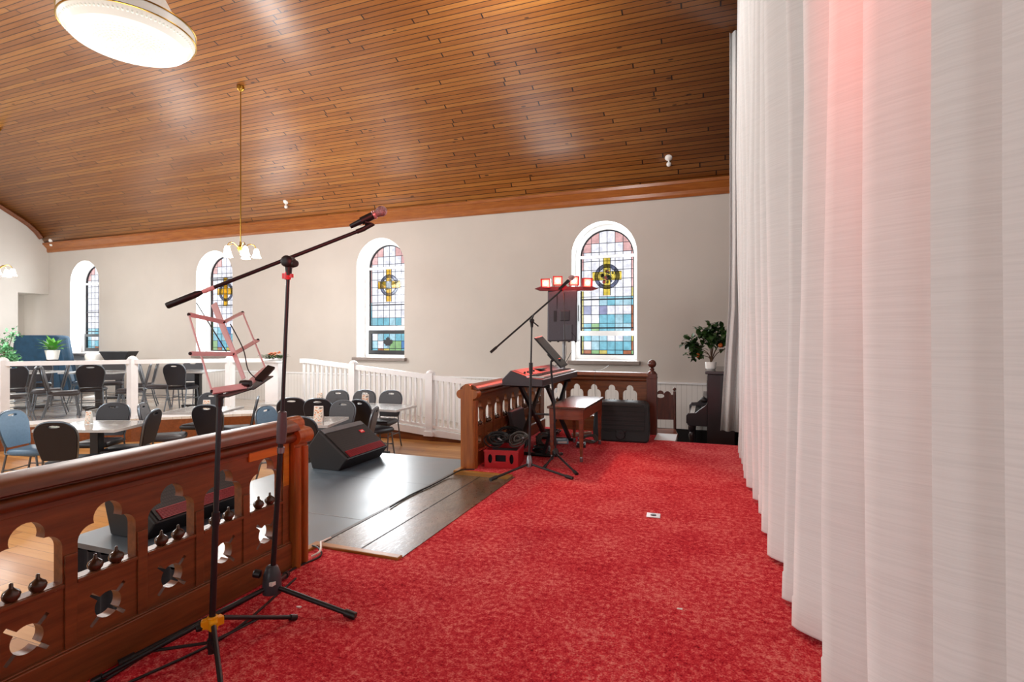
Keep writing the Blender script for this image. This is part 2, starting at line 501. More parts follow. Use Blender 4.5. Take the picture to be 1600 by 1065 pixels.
# west wall with stair recess at its north end
m = MB()
rec = [ony(28, 458, 8.9).z]
ry0 = onx(28, 500, XW).y
rz = onx(50, 458, XW).z
yy = [q for q in prof if q[0] >= -8.6]
pts = [(YS, FLOOR), (ry0, FLOOR), (ry0, rz), (WALL, rz), (WALL, EAVE + .1)] + [(y, z + .05) for y, z in prof[1:] if y > YS] + [(YS, 3.8)]
m.prism([pts], lambda u, v, w: (XW - .25 * w, u, v))
struct(m.build('wall_west', M['wall']))
m = MB(); m.box((XW - 1.2, ry0 - .6, FLOOR), (XW - 1.1, WALL, rz + .4))
m.box((XW - 1.1, ry0 - .7, FLOOR), (XW - .25, ry0 - .6, rz + .4)); m.box((XW - 1.1, ry0 - .6, rz + .02), (XW - .25, WALL, rz + .1))
struct(m.build('wall_recess', M['wall']))
m = MB()   # dark stair string seen through the recess
m.hexa([(XW - 1.0, ry0 - .3, -.2), (XW - 1.0, ry0 + .42, -.2), (XW - .9, ry0 + .42, -.2), (XW - .9, ry0 - .3, -.2)],
       [(XW - 1.0, ry0 - .3, 2.2), (XW - 1.0, ry0 - .25, 2.2), (XW - .9, ry0 - .25, 2.2), (XW - .9, ry0 - .3, 2.2)])
struct(m.build('trim_staircase', M['rail']))
SW = [(a, b) for a, b in WINS]
m = MB(); m.prism([[(XW, FLOOR), (XE, FLOOR), (XE, 3.86), (XW, 3.86)]] + [arch_loop(a, b, SILL, SPR) for a, b in SW], lambda u, v, w: (u, YS - .45 * w, v), side=1)
struct(m.build('wall_south', [M['wall'], M['reveal']], smooth=True, angle=30))
m = MB(); m.box((XE, YS, FLOOR), (XE + .2, WALL + .4, 6.4)); struct(m.build('wall_east', M['wall']))

# cornice along the north wall, and the curved moulding against the west wall
m = MB()
pf = [(0, 3.60), (-.03, 3.60), (-.05, 3.64), (-.05, 3.70), (-.13, 3.80), (-.15, 3.80), (-.15, 3.85), (0, 3.90)]
m.add([(XW, WALL + y, z) for y, z in pf] + [(XE, WALL + y, z) for y, z in pf], [tuple(range(8)), tuple(range(15, 7, -1))] + [(i, (i + 1) % 8, 8 + (i + 1) % 8, 8 + i) for i in range(8)])
struct(m.build('trim_1', wood('cornice_wood', '85461d', 'b06c30', 'x', .3, worn=False)))
m = MB()
pp = [Vector((XW + .06, y - .02, z - .03)) for y, z in prof if z > 3.85 and y > -3]
m.tube(pp, .07, 8)
struct(m.build('trim_2', M['raild'], smooth=True))

# main floor, dark recess floor by the piano
m = MB(); m.box((XW - 2.4, YS, FLOOR - .1), (XE, WALL, FLOOR)); struct(m.build('floor', M['floor']))
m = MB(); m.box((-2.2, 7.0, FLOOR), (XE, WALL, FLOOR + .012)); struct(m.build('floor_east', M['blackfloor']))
m = MB(); m.box((-2.2, WALL - .03, FLOOR), (XE, WALL, -.33)); struct(m.build('baseboard_north', M['blackfloor']))

# wainscot on the north wall
m = MB(); m.box((-12, WALL - .025, FLOOR), (XE, WALL, .43)); struct(m.build('trim_3', M['bead']))
m = MB(); m.box((-12, WALL - .05, .43), (XE, WALL, .46)); struct(m.build('trim_4', M['white']))

# stage block, carpet, threshold strip
SX, SYB = -2.16, 6.98
m = MB(); m.box((SX, -2.6, FLOOR), (XE, 6.5, -.06)); m.box((SX, 6.5, FLOOR), (-.36, SYB, -.06))
struct(m.build('floor_stage', M['fascia']))
m = MB()
cl = [(SX + .01, -2.6), (XE, -2.6), (XE, 6.5), (-.36, 6.5), (-.62, 6.98), (SX + .01, 6.98), (SX + .01, 4.36), (-1.60, 4.34), (-1.58, 2.53), (SX + .01, 2.51)]
m.prism([cl], lambda u, v, w: (u, v, -.06 * w))
struct(m.build('floor_carpet', M['carpet']))
m = MB(); m.box((-.60, 6.52, -.06), (-.36, 6.98, .004)); struct(m.build('floor_landing', M['white']))
m = MB(); m.box((SX, 2.53, -.06), (-1.60, 4.34, -.022)); struct(m.build('floor_threshold', M['strip']))
m = MB(); m.box((-1.605, 2.53, -.06), (-1.572, 4.34, .004)); struct(m.build('trim_5', M['strip']))
m = MB(); m.box((SX, 2.49, -.06), (-1.575, 2.54, .014)); m.box((SX, 2.32, -.06), (SX + .05, 2.5, .014)); struct(m.build('trim_6', M['nosing'], bevel=.006))
m = MB(); m.box((SX, 4.33, -.06), (-1.60, 4.375, .014)); m.box((SX, 4.36, -.06), (SX + .05, 4.5, .014)); struct(m.build('trim_7', M['nosing'], bevel=.006))
m = MB(); m.box((-1.9, 3.42, -.022), (-1.893, 4.33, -.0205)); m.box((-1.9, 2.55, -.022), (-1.893, 3.4, -.0205)); struct(m.build('trim_8', M['lead']))

# raised seating platform and ramp along the north wall
EDGE = [(-15.0, -1.2), (-13.2, 1.6), (-12.0, 3.4), (-10.6, 5.16), (-9.45, 6.43), (-8.30, 7.44), (-7.60, 7.97), (-7.3, 8.15)]
m = MB()
pl = EDGE + [(-7.3, WALL - .03), (XW, WALL - .03), (XW, -1.2)]
m.prism([pl], lambda u, v, w: (u, v, PLAT - .04 * w)); struct(m.build('floor_platform', M['platfloor']))
m = MB(); m.prism([[(x, y) for x, y in pl]], lambda u, v, w: (u, v, (PLAT - .04) * (1 - w) + FLOOR * w)); struct(m.build('floor_platform_fascia', M['fascia']))
RX1 = -2.95
def rampz(x): return PLAT + (FLOOR - PLAT) * min(1, max(0, (x + 7.3) / (RX1 + 7.3)))
m = MB(); m.prism([[(-7.3, FLOOR), (RX1, FLOOR), (-7.3, PLAT)]], lambda u, v, w: (u, 8.35 + w * (WALL - 8.38), v)); struct(m.build('floor_ramp', M['platfloor']))
m = MB(); m.prism([[(-7.3, FLOOR), (RX1 + .1, FLOOR), (RX1 + .1, FLOOR + .02), (-7.3, PLAT - .04)]], lambda u, v, w: (u, 8.31 + .04 * w, v)); struct(m.build('trim_9', M['fascia']))

# ------------------------------------------------------------------ stained glass windows
def make_window(i, x0, x1, barz, dark_low, blue_top, emblem, transom):
    c = (x0 + x1) / 2; yf = WALL + .30
    r = (x1 - x0) / 2; ins = .09; gr = r - ins
    m = MB()
    m.prism([arch_loop(x0, x1, SILL, SPR), arch_loop(x0, x1, SILL, SPR, inset=ins)], lambda u, v, w: (u, yf + .09 * w, v))
    root = struct(m.build('window_%d' % i, M['white'], smooth=True, angle=30), 'arched stained glass window')
    zb, zs = SILL + ins, SPR
    # glass cells
    bm = bmesh.new()
    lp = arch_loop(x0, x1, SILL, SPR, inset=ins)
    f = bm.faces.new([bm.verts.new((u, yf + .05, v)) for u, v in lp])
    bd = .055
    xs = [c - gr + bd] + [c - gr + bd + (2 * gr - 2 * bd) * k / 6 for k in range(1, 6)] + [c + gr - bd]
    zl = []; z = zb + .09
    while z < zs + gr - .1: zl.append(z); z += .165
    for x in xs:
        g = bm.verts[:] + bm.edges[:] + bm.faces[:]
        bmesh.ops.bisect_plane(bm, geom=g, plane_co=(x, 0, 0), plane_no=(1, 0, 0))
    for z in zl:
        g = bm.verts[:] + bm.edges[:] + bm.faces[:]
        bmesh.ops.bisect_plane(bm, geom=g, plane_co=(0, 0, z), plane_no=(0, 0, 1))
    names = ['gw', 'gpink', 'gb1', 'gb2', 'gb3', 'ggr', 'gpu', 'gol', 'gred']
    rnd = random.Random(i * 11)
    for f in bm.faces:
        p = f.calc_center_median(); k = 'gw'
        border = abs(p.x - c) > gr - bd or p.z < zb + .09
        if p.z > zs:
            if math.hypot(p.x - c, p.z - zs) > gr - .07: k = 'gpink'
        elif border:
            k = rnd.choice(['gol', 'ggr', 'gol', 'gred', 'gb1']) if p.z < blue_top + .1 else rnd.choice(['gpink', 'gw', 'gpink', 'gb2'])
        elif p.z < blue_top or (dark_low and p.z < barz):
            k = rnd.choices(['gb1', 'gb2', 'gw', 'gpu', 'ggr', 'gb3'], [5, 5, 3, 1.2, .8, .8])[0]
        f.material_index = names.index(k)
    # lead lines: from all edges
    mm = MB()
    for e in bm.edges:
        a, b = e.verts[0].co, e.verts[1].co
        if (a - b).length > .004: mm.tube([a, b], .0055, 4)
    me = bpy.data.meshes.new('stained_glass'); bm.to_mesh(me); bm.free()
    for k in names: me.materials.append(M[k])
    o = bpy.data.objects.new('stained_glass', me); COL.objects.link(o); o.parent = root
    mm.build('lead_lines', M['lead'], root)
    # support bars
    mm = MB()
    for z in ([1.93, 1.40] if emblem != 'chalice' else [2.02, 2.66]) + ([] if transom else [2.7]):
        mm.box((c - gr, yf + .03, z - .012), (c + gr, yf + .045, z + .012))
    mm.build('support_bar', M['lead'], root)
    mm = MB(); mm.prism([arch_loop(x0, x1, SILL, SPR, inset=ins - .002), arch_loop(x0, x1, SILL, SPR, inset=ins + .022)], lambda u, v, w: (u, yf + .035 + .03 * w, v))
    mm.build('pane_edge', M['lead'], root, smooth=True, angle=30)
    if transom:
        mm = MB(); mm.box((c - gr, yf - .01, SPR - .03), (c + gr, yf + .06, SPR + .02)); mm.build('transom_bar', M['white'], root)
    if barz and not dark_low == 'only':
        mm = MB(); mm.box((c - gr, yf - .015, barz - .045), (c + gr, yf + .06, barz + .045)); mm.build('meeting_rail', M['white'], root)
    if dark_low:
        mm = MB()
        t = barz - .05
        ol = [(c - gr, SILL + .05), (c + gr, SILL + .05), (c + gr, t), (c - gr, t)]
        il = [(c - gr + .075, SILL + .14), (c + gr - .075, SILL + .14), (c + gr - .075, t - .075), (c - gr + .075, t - .075)]
        mm.prism([ol, il], lambda u, v, w: (u, yf - .005 + .05 * w, v)); mm.build('lower_sash', M['black'], root, bevel=.006)
    # cross emblem
    ez = 2.36
    if emblem:
        mm = MB(); ye = yf + .028
        def bar(u0, u1, v0, v1): mm.box((c + u0, ye, ez + v0), (c + u1, ye + .01, ez + v1))
        fl = (i == 4)
        mm.k = 0
        bar(-.062, .062, -.36, -.075); bar(-.062, .062, .075, .34); bar(-.27, -.075, -.075, .075); bar(.075, .27, -.075, .075)
        if not (emblem == 'dove'): bar(-.062, .062, -.075, .075)
        mm.build('glass_cross', M['gye'] if fl else M['gam'], root)
        mm = MB()
        for u0, u1, v0, v1 in ((-.065, .065, -.36, .34), (-.27, .27, -.078, .078)):
            mm.tube([(c + u0, ye - .004, ez + v0), (c + u1, ye - .004, ez + v0), (c + u1, ye - .004, ez + v1), (c + u0, ye - .004, ez + v1)], .007, 5, closed=True)
        mm.build('cross_outline', M['lead'], root)
        mm = MB()
        ring = [(math.cos(2 * PI * k / 40), math.sin(2 * PI * k / 40)) for k in range(40)]
        mm.prism([[(.225 * a, .225 * b) for a, b in ring], [(.17 * a, .17 * b) for a, b in ring]], lambda u, v, w: (c + u, ye + .012 + .006 * w, ez - .01 + v))
        mm.build('ring', M['gsl'], root)
        mm = MB()
        for rr in (.228, .168): mm.tube([(c + rr * a, ye + .008, ez - .01 + rr * b) for a, b in ring], .006, 4, closed=True)
        mm.build('ring_outline', M['lead'], root)
        if emblem == 'dove':
            mm = MB()
            body = [(-.13, -.13), (-.06, -.10), (.0, -.09), (.06, -.04), (.065, .03), (.10, .02), (.26, .08), (.2, .02), (.10, -.03), (.1, .06), (.085, .12), (.05, .15), (.01, .12), (.01, .06), (-.05, .06), (-.12, .09), (-.25, .07), (-.15, .0), (-.05, -.02), (-.03, -.05), (-.12, -.08)]
            body = [(-.13, -.13), (0, -.09), (.06, -.04), (.075, 0), (.17, .02), (.26, .085), (.15, .07), (.085, .055), (.085, .12), (.05, .15), (.015, .12), (.005, .06), (-.08, .09), (-.25, .07), (-.15, .01), (-.04, -.02)]
            mm.prism([body], lambda u, v, w: (c + u, ye - .012 + .006 * w, ez - .01 + v)); mm.build('dove', M['milk'], root)
        elif emblem == 'chalice':
            mm = MB(); mm.prism([[(-.05, -.13), (.05, -.13), (.02, -.05), (.06, .1), (.06, .17), (-.06, .17), (-.06, .1), (-.02, -.05)]], lambda u, v, w: (c + u, ye - .012 + .006 * w, ez + v)); mm.build('chalice', M['gye'], root)
        else:
            mm = MB(); rn = random.Random(3)
            for k in range(22):
                a, q = rn.uniform(0, 2 * PI), rn.uniform(.02, .13)
                mm.k = rn.choice([0, 0, 1, 2]); rr = rn.uniform(.018, .035)
                mm.prism([[(q * math.cos(a) + rr * math.cos(t * PI / 3), q * math.sin(a) + rr * math.sin(t * PI / 3)) for t in range(6)]], lambda u, v, w, k=k: (c + u, ye - .012 - .0015 * (k % 4) + .0012 * w, ez + v))
            mm.build('glass_flowers', [M['gsl'], plain('red_glass_jewel', '8a2a1a', .3), M['milk']], root)
            mm = MB()
            for k in range(26):
                a, q = rn.uniform(0, 2 * PI), rn.uniform(0, .2)
                mm.tube([(c + q * math.cos(a) * .7, ye - .02, ez + q * math.sin(a)), (c + q * math.cos(a) * .7 + rn.uniform(-.06, .06), ye - .02, ez + q * math.sin(a) + rn.uniform(-.06, .06))], .004, 4)
            mm.build('flower_leading', M['lead'], root)
    if i == 3:   # maple leaf in the lower sash
        half = [(0, .13), (.028, .085), (.055, .1), (.05, .04), (.085, .065), (.095, .045), (.13, .04), (.115, .0), (.13, -.015), (.06, -.065), (.068, -.09), (.01, -.08), (.008, -.13)]
        lf = [(x, z) for x, z in half] + [(-x, z) for x, z in half[::-1] if x > 0]
        mm = MB(); mm.prism([lf], lambda u, v, w: (c - .02 + u * .95, yf + .02 + .006 * w, 1.13 + v * .95)); mm.build('maple_leaf', M['black'], root)
    # sill
    mm = MB(); mm.box((x0 - .06, WALL - .1, SILL - .07), (x1 + .06, WALL, SILL)); mm.box((x0, WALL, SILL - .05), (x1, WALL + .36, SILL + .004))
    mm.build('window_sill', M['sill'], root, bevel=.012)
make_window(1, *WINS[0], 1.38, 'only', 1.5, None, True)
make_window(2, *WINS[1], 0, False, 1.5, 'chalice', False)
make_window(3, *WINS[2], 1.43, True, 1.72, 'dove', True)
make_window(4, *WINS[3], 1.30, False, 1.98, 'flowers', True)

# ------------------------------------------------------------------ altar rails
def trefoil(cx, hw=.1):
    s = hw / .1; r = []
    r += [(.1, .368), (.1, .492)]
    r += arc(.05, .492, .05, 8, 95, 7)
    r += arc(0, .557, .05, -18, 198, 14)
    r += arc(-.05, .492, .05, 85, 172, 7)
    r += [(-.1, .492), (-.1, .368)]
    return [(cx + x * s, z) for x, z in r]
def slotted(cx, cz, r=.046, L=.082, w=.0065):
    out = []
    for q in range(4):
        a = 45 + 90 * q; d = math.degrees(math.asin(w / r))
        out += arc(cx, cz, r, a - 90 + d, a - d, 6)
        ca, sa = math.cos(math.radians(a)), math.sin(math.radians(a))
        out += [(cx + L * ca + w * sa, cz + L * sa - w * ca), (cx + L * ca - w * sa, cz + L * sa + w * ca)]
    return out
def trefoil_post(parent, x0, x1, yc=.03):
    m = MB(); hw = .062
    rt = [(hw, 0), (hw, .645)] + arc(.064, .687, .042, -80, 92, 10) + arc(0, .738, .045, -8, 90, 8)
    ol = rt + [(-y, z) for y, z in rt[-2::-1]]
    m.prism([ol], lambda u, v, w: (x0 + (x1 - x0) * w, yc + u, v))
    for xx in (x0 + .022, x1 - .022):
        m.tube([(xx, yc - hw, .0), (xx, yc - hw, .63)], .02, 10)
    return m.build('end_post', M['railz'], parent, smooth=True, bevel=.004)
def make_rail(label, loc, rz, L, first, pitch, n, hw=.1, posts=()):
    root = thing('altar_rail', label, 'altar rail', loc, rz)
    cs = [first + pitch * k for k in range(n)]
    m = MB()
    holes = [trefoil(c, hw)[::-1] for c in cs] + [slotted(c, .232, r=.046 * hw / .1, L=.082 * hw / .1)[::-1] for c in cs]
    m.prism([[(0, .1), (L, .1), (L, .68), (0, .68)]] + holes, lambda u, v, w: (u, .045 * w, v))
    m.build('arcade_panel', M['rail'], root, smooth=True, angle=25)
    m = MB(); m.box((0, -.018, 0), (L, .06, .135)); m.box((0, -.012, .135), (L, .055, .142)); m.build('base_board', M['rail'], root, bevel=.006)
    m = MB()
    edges = [c - pitch / 2 for c in cs] + [cs[-1] + pitch / 2]
    for e in edges:
        if .02 < e < L - .02: m.box((e - .019, -.007, .14), (e + .019, 0, .46))
    for c in cs: m.box((c - hw - .004, -.008, .352), (c + hw + .004, .05, .366))
    m.box((0, -.006, .636), (L, 0, .68))
    m.build('panel_moulding', M['rail'], root, bevel=.002)
    # cap: stacked rolls
    m = MB()
    pf = [(-.01, .655), (-.03, .66)] + [(.0 + -.03 - .022 * math.sin(a), .685 - .022 * math.cos(a)) for a in [PI * k / 8 for k in range(9)]]
    pf += [(-.03, .712), (-.045, .715)] + [(.0225 - .0925 * math.cos(a), .725 + .05 * math.sin(a)) for a in [PI * k / 16 for k in range(17)]] + [(.09, .715), (.075, .71)]
    pf += [(.075 + .022 * math.sin(a), .685 + .022 * math.cos(a)) for a in [PI * k / 8 for k in range(9)]] + [(.055, .655)]
    N = len(pf)
    m.add([(0, y, z) for y, z in pf] + [(L, y, z) for y, z in pf], [tuple(range(N)), tuple(range(2 * N - 1, N - 1, -1))] + [(i, (i + 1) % N, N + (i + 1) % N, N + i) for i in range(N)])
    m.build('cap_moulding', M['raild'], root, smooth=True, angle=50)
    km = None
    for c in cs:
        for d in (-.036, .036):
            if km is None:
                m = MB(); m.lathe([(.012, 0), (.016, .004), (.023, .014), (.025, .024), (.021, .034), (.011, .042), (.006, .047), (.0055, .058), (.003, .061)], n=16)
                k = m.build('knob', M['knob'], root, smooth=True, angle=60); km = k
            else:
                k = km.copy(); COL.objects.link(k); k.parent = root
            k.location = (c + d * hw / .1, .012, .3655)
    for a, b in posts: trefoil_post(root, a, b)
    return root
RXF = -2.06
Y0 = .32
left_rail = make_rail('near carved wooden altar rail with trefoil openings behind the two front stands', (RXF, Y0, 0), PI / 2, 1.90, .576 - Y0, .2475, 7, .1, posts=[(1.895, 1.995)])
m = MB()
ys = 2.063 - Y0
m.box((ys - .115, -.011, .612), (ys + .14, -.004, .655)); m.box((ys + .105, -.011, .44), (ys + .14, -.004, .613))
o = m.build('lighter_trim', M['lighter'], left_rail); o['label'] = 'bright orange wood strip'  # raised strips in a brighter orange than the rail wood
right_rail = make_rail('side altar rail with end post beside the keyboard and red crate', (RXF, 4.50, 0), PI / 2, 2.35, .20, .232, 9, .085, posts=[(-.03, .06)])
back_rail = make_rail('rear altar rail behind the keyboard and floor speaker with ball finial', (-1.975, 6.90, 0), 0, 1.275, .115, .231, 5, .09)
m = MB(); m.box((1.255, -.06, 0), (1.375, .06, .76)); m.box((1.25, -.065, .70), (1.38, .065, .72))
m.lathe([(.06, .76), (.045, .785), (.022, .80), (.03, .82), (.02, .835)], (1.315, 0, 0), 16); m.ball((1.315, 0, .885), .052, 18)
m.build('finial_post', M['chairw'], back_rail, smooth=True, bevel=.004)

# ------------------------------------------------------------------ low deck on the main floor in front of the stage
DZ = -.03
deck = thing('portable_stage', 'low grey portable stage deck with black skirt carrying the wedge monitors', 'stage', (-2.95, 3.5, FLOOR))
dx0, dx1, dy0, dy1 = -.76, .775, -1.39, 1.41
m = MB()
for a, b in ((dy0, -.46), (-.458, .472), (.474, dy1)): m.box((dx0, a, DZ - FLOOR - .03), (dx1 - .03, b, DZ - FLOOR))
m.build('deck_top', M['deck'], deck)
m = MB(); m.box((dx1 - .028, dy0, DZ - FLOOR - .06), (dx1 - .002, dy1, DZ - FLOOR + .003)); m.build('edge_trim', plain('dark_brown_edge', '3a2d2a', .4), deck)
m = MB(); m.box((dx0 + .1, -.4585, DZ - FLOOR), (dx1 - .05, -.4555, DZ - FLOOR + .0012)); m.build('seam', plain('pale_seam', '9a9a98', .5), deck)
m = MB()
def skirt(p, q):
    p, q = Vector(p), Vector(q); L = (q - p).length; n = int(L / .02); d = (q - p) / n; nrm = Vector((d.y, -d.x, 0)).normalized()
    for i in range(n):
        o0 = nrm * (.012 * math.sin(i * 1.1)); o1 = nrm * (.012 * math.sin((i + 1) * 1.1))
        a, b = p + d * i, p + d * (i + 1)
        m.add([a + o0, b + o1, b + o1 + Vector((0, 0, .535)), a + o0 + Vector((0, 0, .535))], [(0, 1, 2, 3)])
skirt((dx0, dy0, 0), (dx1, dy0, 0)); skirt((dx0, dy1, 0), (dx0, dy0, 0)); skirt((dx1 - .03, dy1, 0), (dx0, dy1, 0))
m.build('skirt', M['skirt'], deck, smooth=True)

# wedge monitors
def make_wedge(label, y0, L):
    root = thing('wedge_monitor', label, 'monitor speaker', (-3.53, y0, DZ))
    P = [(0, 0), (.31, 0), (.405, .113), (.073, .363), (-.06, .19)]
    m = MB(); m.prism([P], lambda u, v, w: (u, L * w, v)); m.build('cabinet', M['blackrough'], root, bevel=.012)
    # baffle frame: local axis along slope
    a, b = Vector((.405, .113)), Vector((.073, .363)); d = (b - a); nrm = Vector((-d.y, d.x)).normalized() * -1
    if nrm.y < 0: nrm *= -1
    def slab(t0, t1, s0, s1, h0, h1):
        q = []
        for h in (h0, h1):
            for (t, s) in ((t0, s0), (t1, s0), (t1, s1), (t0, s1)):
                p = a + d * t + nrm * h; q.append((p.x, s, p.y))
        return q
    m = MB(); q = slab(.03, .84, .03, L - .03, -.004, .008); m.hexa(q[:4], q[4:]); m.build('grille', M['grille'], root)
    m = MB(); q = slab(.03, .22, .05, L - .05, .008, .012); m.hexa(q[:4], q[4:])
    for k in range(7):
        q = slab(.05 + .024 * k, .058 + .024 * k, .05, L - .05, .012, .016); m.hexa(q[:4], q[4:])
    m.build('grille_band', plain('red_lit_grille', '8a1222', .35), root)  # dark grille reddened here, red stage light put into the colour
    m = MB(); q = slab(.86, .99, .03, L - .03, -.002, .006); m.hexa(q[:4], q[4:]); m.build('top_strip', plain('grey_panel', '6e7478', .35), root)
    m = MB(); q = slab(.60, .70, L - .19, L - .13, .008, .012); m.hexa(q[:4], q[4:]); bdg = m.build('badge', M['redcollar'], root)
    m = MB()
    for k in range(3):
        q = slab(.63, .67, L - .178 + .014 * k, L - .170 + .014 * k, .012, .0135); m.hexa(q[:4], q[4:])
    m.build('badge_lettering', M['papers'], bdg)
    return root
make_wedge('black wedge monitor with red badge on the far end of the grey deck', 4.09, .67)
make_wedge('black wedge monitor seen through the openings of the near altar rail', 2.27, .67)

# ------------------------------------------------------------------ banquet chairs
def back_outline(n=10, w=.205, zt=.92, zb=.50):
    r = .17
    top = []
    for i in range(2 * n + 1):
        a = PI * i / (2 * n); ca, sa = math.cos(a), math.sin(a)
        top.append((w * math.copysign(abs(ca) ** .75, ca), zt - r + r * abs(sa) ** .8))
    return [(-.165, zb + .02), (-.15, zb), (.15, zb), (.165, zb + .02), (.19, zb + .14)] + top + [(-.19, zb + .14)]
def tilt(x, y, z):
    return (x, y - .205 - (z - .46) * .22, z)
def make_chair():
    root = thing('banquet_chair', 'chair', 'chair')
    m = MB(); ol = back_outline()
    hole = [(.062 * math.cos(2 * PI * k / 14), .872 + .014 * math.sin(2 * PI * k / 14)) for k in range(14)]
    m.prism([ol, hole[::-1]], lambda u, v, w: tilt(u, .02 - .04 * w, v))
    m.build('backrest', M['fabric'], root, smooth=True, bevel=.006, angle=50)
    m = MB()
    so = [(-.17, -.2), (.17, -.2), (.2, -.1), (.215, .12), (.19, .21), (.1, .225), (-.1, .225), (-.19, .21), (-.215, .12), (-.2, -.1)]
    vs = [(x * .95, y * .95, .41) for x, y in so] + [(x, y, .43) for x, y in so] + [(x, y, .455) for x, y in so] + [(x * .9, y * .9, .48) for x, y in so]
    n = len(so); fs = [tuple(range(n))[::-1], tuple(range(3 * n, 4 * n))]
    for k in range(3):
        for i in range(n): j = (i + 1) % n; fs.append((k * n + i, k * n + j, (k + 1) * n + j, (k + 1) * n + i))
    m.add(vs, fs); m.build('seat', M['fabric'], root, smooth=True, bevel=.005, angle=60)
    m = MB(); rim = [tilt(x * 1.02, 0, z + .004) for x, z in ol[3:]] + [tilt(-.165, 0, .50)]
    m.tube(rim, .0105, 8)
    for s in (-1, 1): m.tube([tilt(.165 * s, 0, .51), (.175 * s, -.21, .43), (.185 * s, .15, .405)], .0105, 8)
    m.build('back_frame', M['chairframe'], root, smooth=True)
    for s in (-1, 1):
        m = MB(); m.tube([(.185 * s, .16, .41), (.19 * s, .19, .2), (.195 * s, .225, .004)], .0115, 8); m.build('leg', M['chairframe'], root, smooth=True)
        m = MB(); m.tube([(.175 * s, -.19, .43), (.182 * s, -.235, .2), (.19 * s, -.29, .004)], .0115, 8); m.build('leg', M['chairframe'], root, smooth=True)
    m = MB()
    for y, z in ((.19, .22), (-.24, .22)): m.tube([(-.188, y, z), (.188, y, z)], .007, 6)
    for s in (-1, 1): m.tube([(.19 * s, .19, .24), (.182 * s, -.235, .24)], .007, 6)
    m.build('stretcher', M['chairframe'], root, smooth=True)
    return root
CH = make_chair()
GREY = {M['fabric']: M['fabriclit']}; SKY_LIT = {M['fabric']: M['fabricskylit']}
used = []
def chair(px, py, D, face, z, label, group, swap=None):
    """chair whose back top shows at (px, py), D metres ahead; face = heading of its front in degrees from +X"""
    p = deep(px, py, D); a = math.radians(face)
    f = Vector((math.cos(a), math.sin(a)))
    loc = (p.x + f.x * .31, p.y + f.y * .31, z)
    rz = a - PI / 2
    if not used:
        CH.location = loc; CH.rotation_euler = (0, 0, rz); CH['label'] = label; CH['group'] = group; used.append(1)
        if swap:
            for c in CH.children: recolour(c, swap)
        return CH
    return dup(CH, loc, rz, label, group, swap)
G1, G2 = 'banquet chairs on the main floor', 'banquet chairs on the raised platform'
U = 110   # heading of table rows
chair(84, 658, 5.60, 118, FLOOR, 'black banquet chair with its back to the near altar rail, front of the card table', G1)
chair(15, 647, 6.5, 22, FLOOR, 'pale blue lit banquet chair at the left end of the table with the small card', G1, SKY_LIT)
chair(180, 631, 7.28, -62, FLOOR, 'dark blue banquet chair facing the stage behind the table with the small card', G1)
chair(243, 643, 6.6, 212, FLOOR, 'dark banquet chair seen edge-on at the right end of the table with the small card', G1)
chair(220, 629, 7.25, 42, FLOOR, 'grey lit edge-on banquet chair with pale seat pushed toward the table behind the music stand', G1, GREY)
chair(322, 632, 7.06, 108, FLOOR, 'black banquet chair with its back to us directly behind the music stand pole', G1)
chair(331, 614, 8.65, -72, FLOOR, 'dark banquet chair with a white card in front, beyond the music stand', G1)
chair(404, 619, 8.15, 224, FLOOR, 'thin edge-on grey lit banquet chair left of the pale rounded chair', G1, GREY)
chair(413, 635, 6.9, 8, FLOOR, 'pale blue-grey lit banquet chair just left of the microphone stand pole', G1, SKY_LIT)
chair(466, 644, 6.0, 105, FLOOR, 'black banquet chair partly hidden by the near rail end post', G1)
chair(455, 621, 7.9, 120, FLOOR, 'black banquet chair just right of the microphone stand pole', G1)
chair(496, 622, 7.8, 112, FLOOR, 'black banquet chair with its back to us behind the upright menu card', G1)
chair(538, 626, 7.55, -88, FLOOR, 'grey lit banquet chair facing us behind the table with the front menu card', G1, GREY)
chair(561, 625, 7.65, 80, FLOOR, 'black banquet chair turned away, back to back with the grey chair', G1)
chair(529, 611, 9.1, -80, FLOOR, 'far grey lit banquet chair by the white ramp railing, leftmost of three', G1, GREY)
chair(571, 611.5, 9.1, -82, FLOOR, 'far grey lit banquet chair by the white ramp railing, behind the orange menu card', G1, GREY)
chair(612, 612.5, 9.02, -84, FLOOR, 'far grey lit banquet chair by the white ramp railing, at the right end of the table', G1, GREY)
chair(588, 637, 6.85, 204, FLOOR, 'grey lit banquet chair seen edge-on just above the wedge monitor', G1, GREY)
chair(20, 569, 9.7, 148, PLAT, 'black banquet chair on the platform beside the leafy tree at the frame edge', G2)
chair(62, 564, 11.3, -30, PLAT, 'black banquet chair on the platform behind the pair leaning back to back', G2)
chair(57, 574, 9.05, 238, PLAT, 'grey-green lit banquet chair edge-on behind the glass, left of the back-to-back pair', G2, GREY)
chair(63, 574, 9.2, 57, PLAT, 'grey banquet chair edge-on behind the glass, right of the back-to-back pair', G2, GREY)
chair(141, 573, 9.8, 142, PLAT, 'black banquet chair behind the glass below the small stained window', G2)
chair(108, 568, 10.0, 236, PLAT, 'grey edge-on banquet chair between the white pot and the black chair', G2, GREY)
chair(104, 566, 11.3, 52, PLAT, 'grey lit edge-on banquet chair crossing another beneath the white potted plant', G2, SKY_LIT)
chair(178, 563, 11.7, -38, PLAT, 'dark grey banquet chair facing us below the dark lectern', G2, GREY)
chair(236, 570, 10.0, 232, PLAT, 'grey edge-on banquet chair just right of the white railing post', G2, GREY)
chair(216, 568, 10.5, 50, PLAT, 'pale edge-on banquet chair touching the white railing post', G2, GREY)
chair(248, 565, 11.2, 230, PLAT, 'farther edge-on banquet chair between the railing post and the dark chair', G2, GREY)
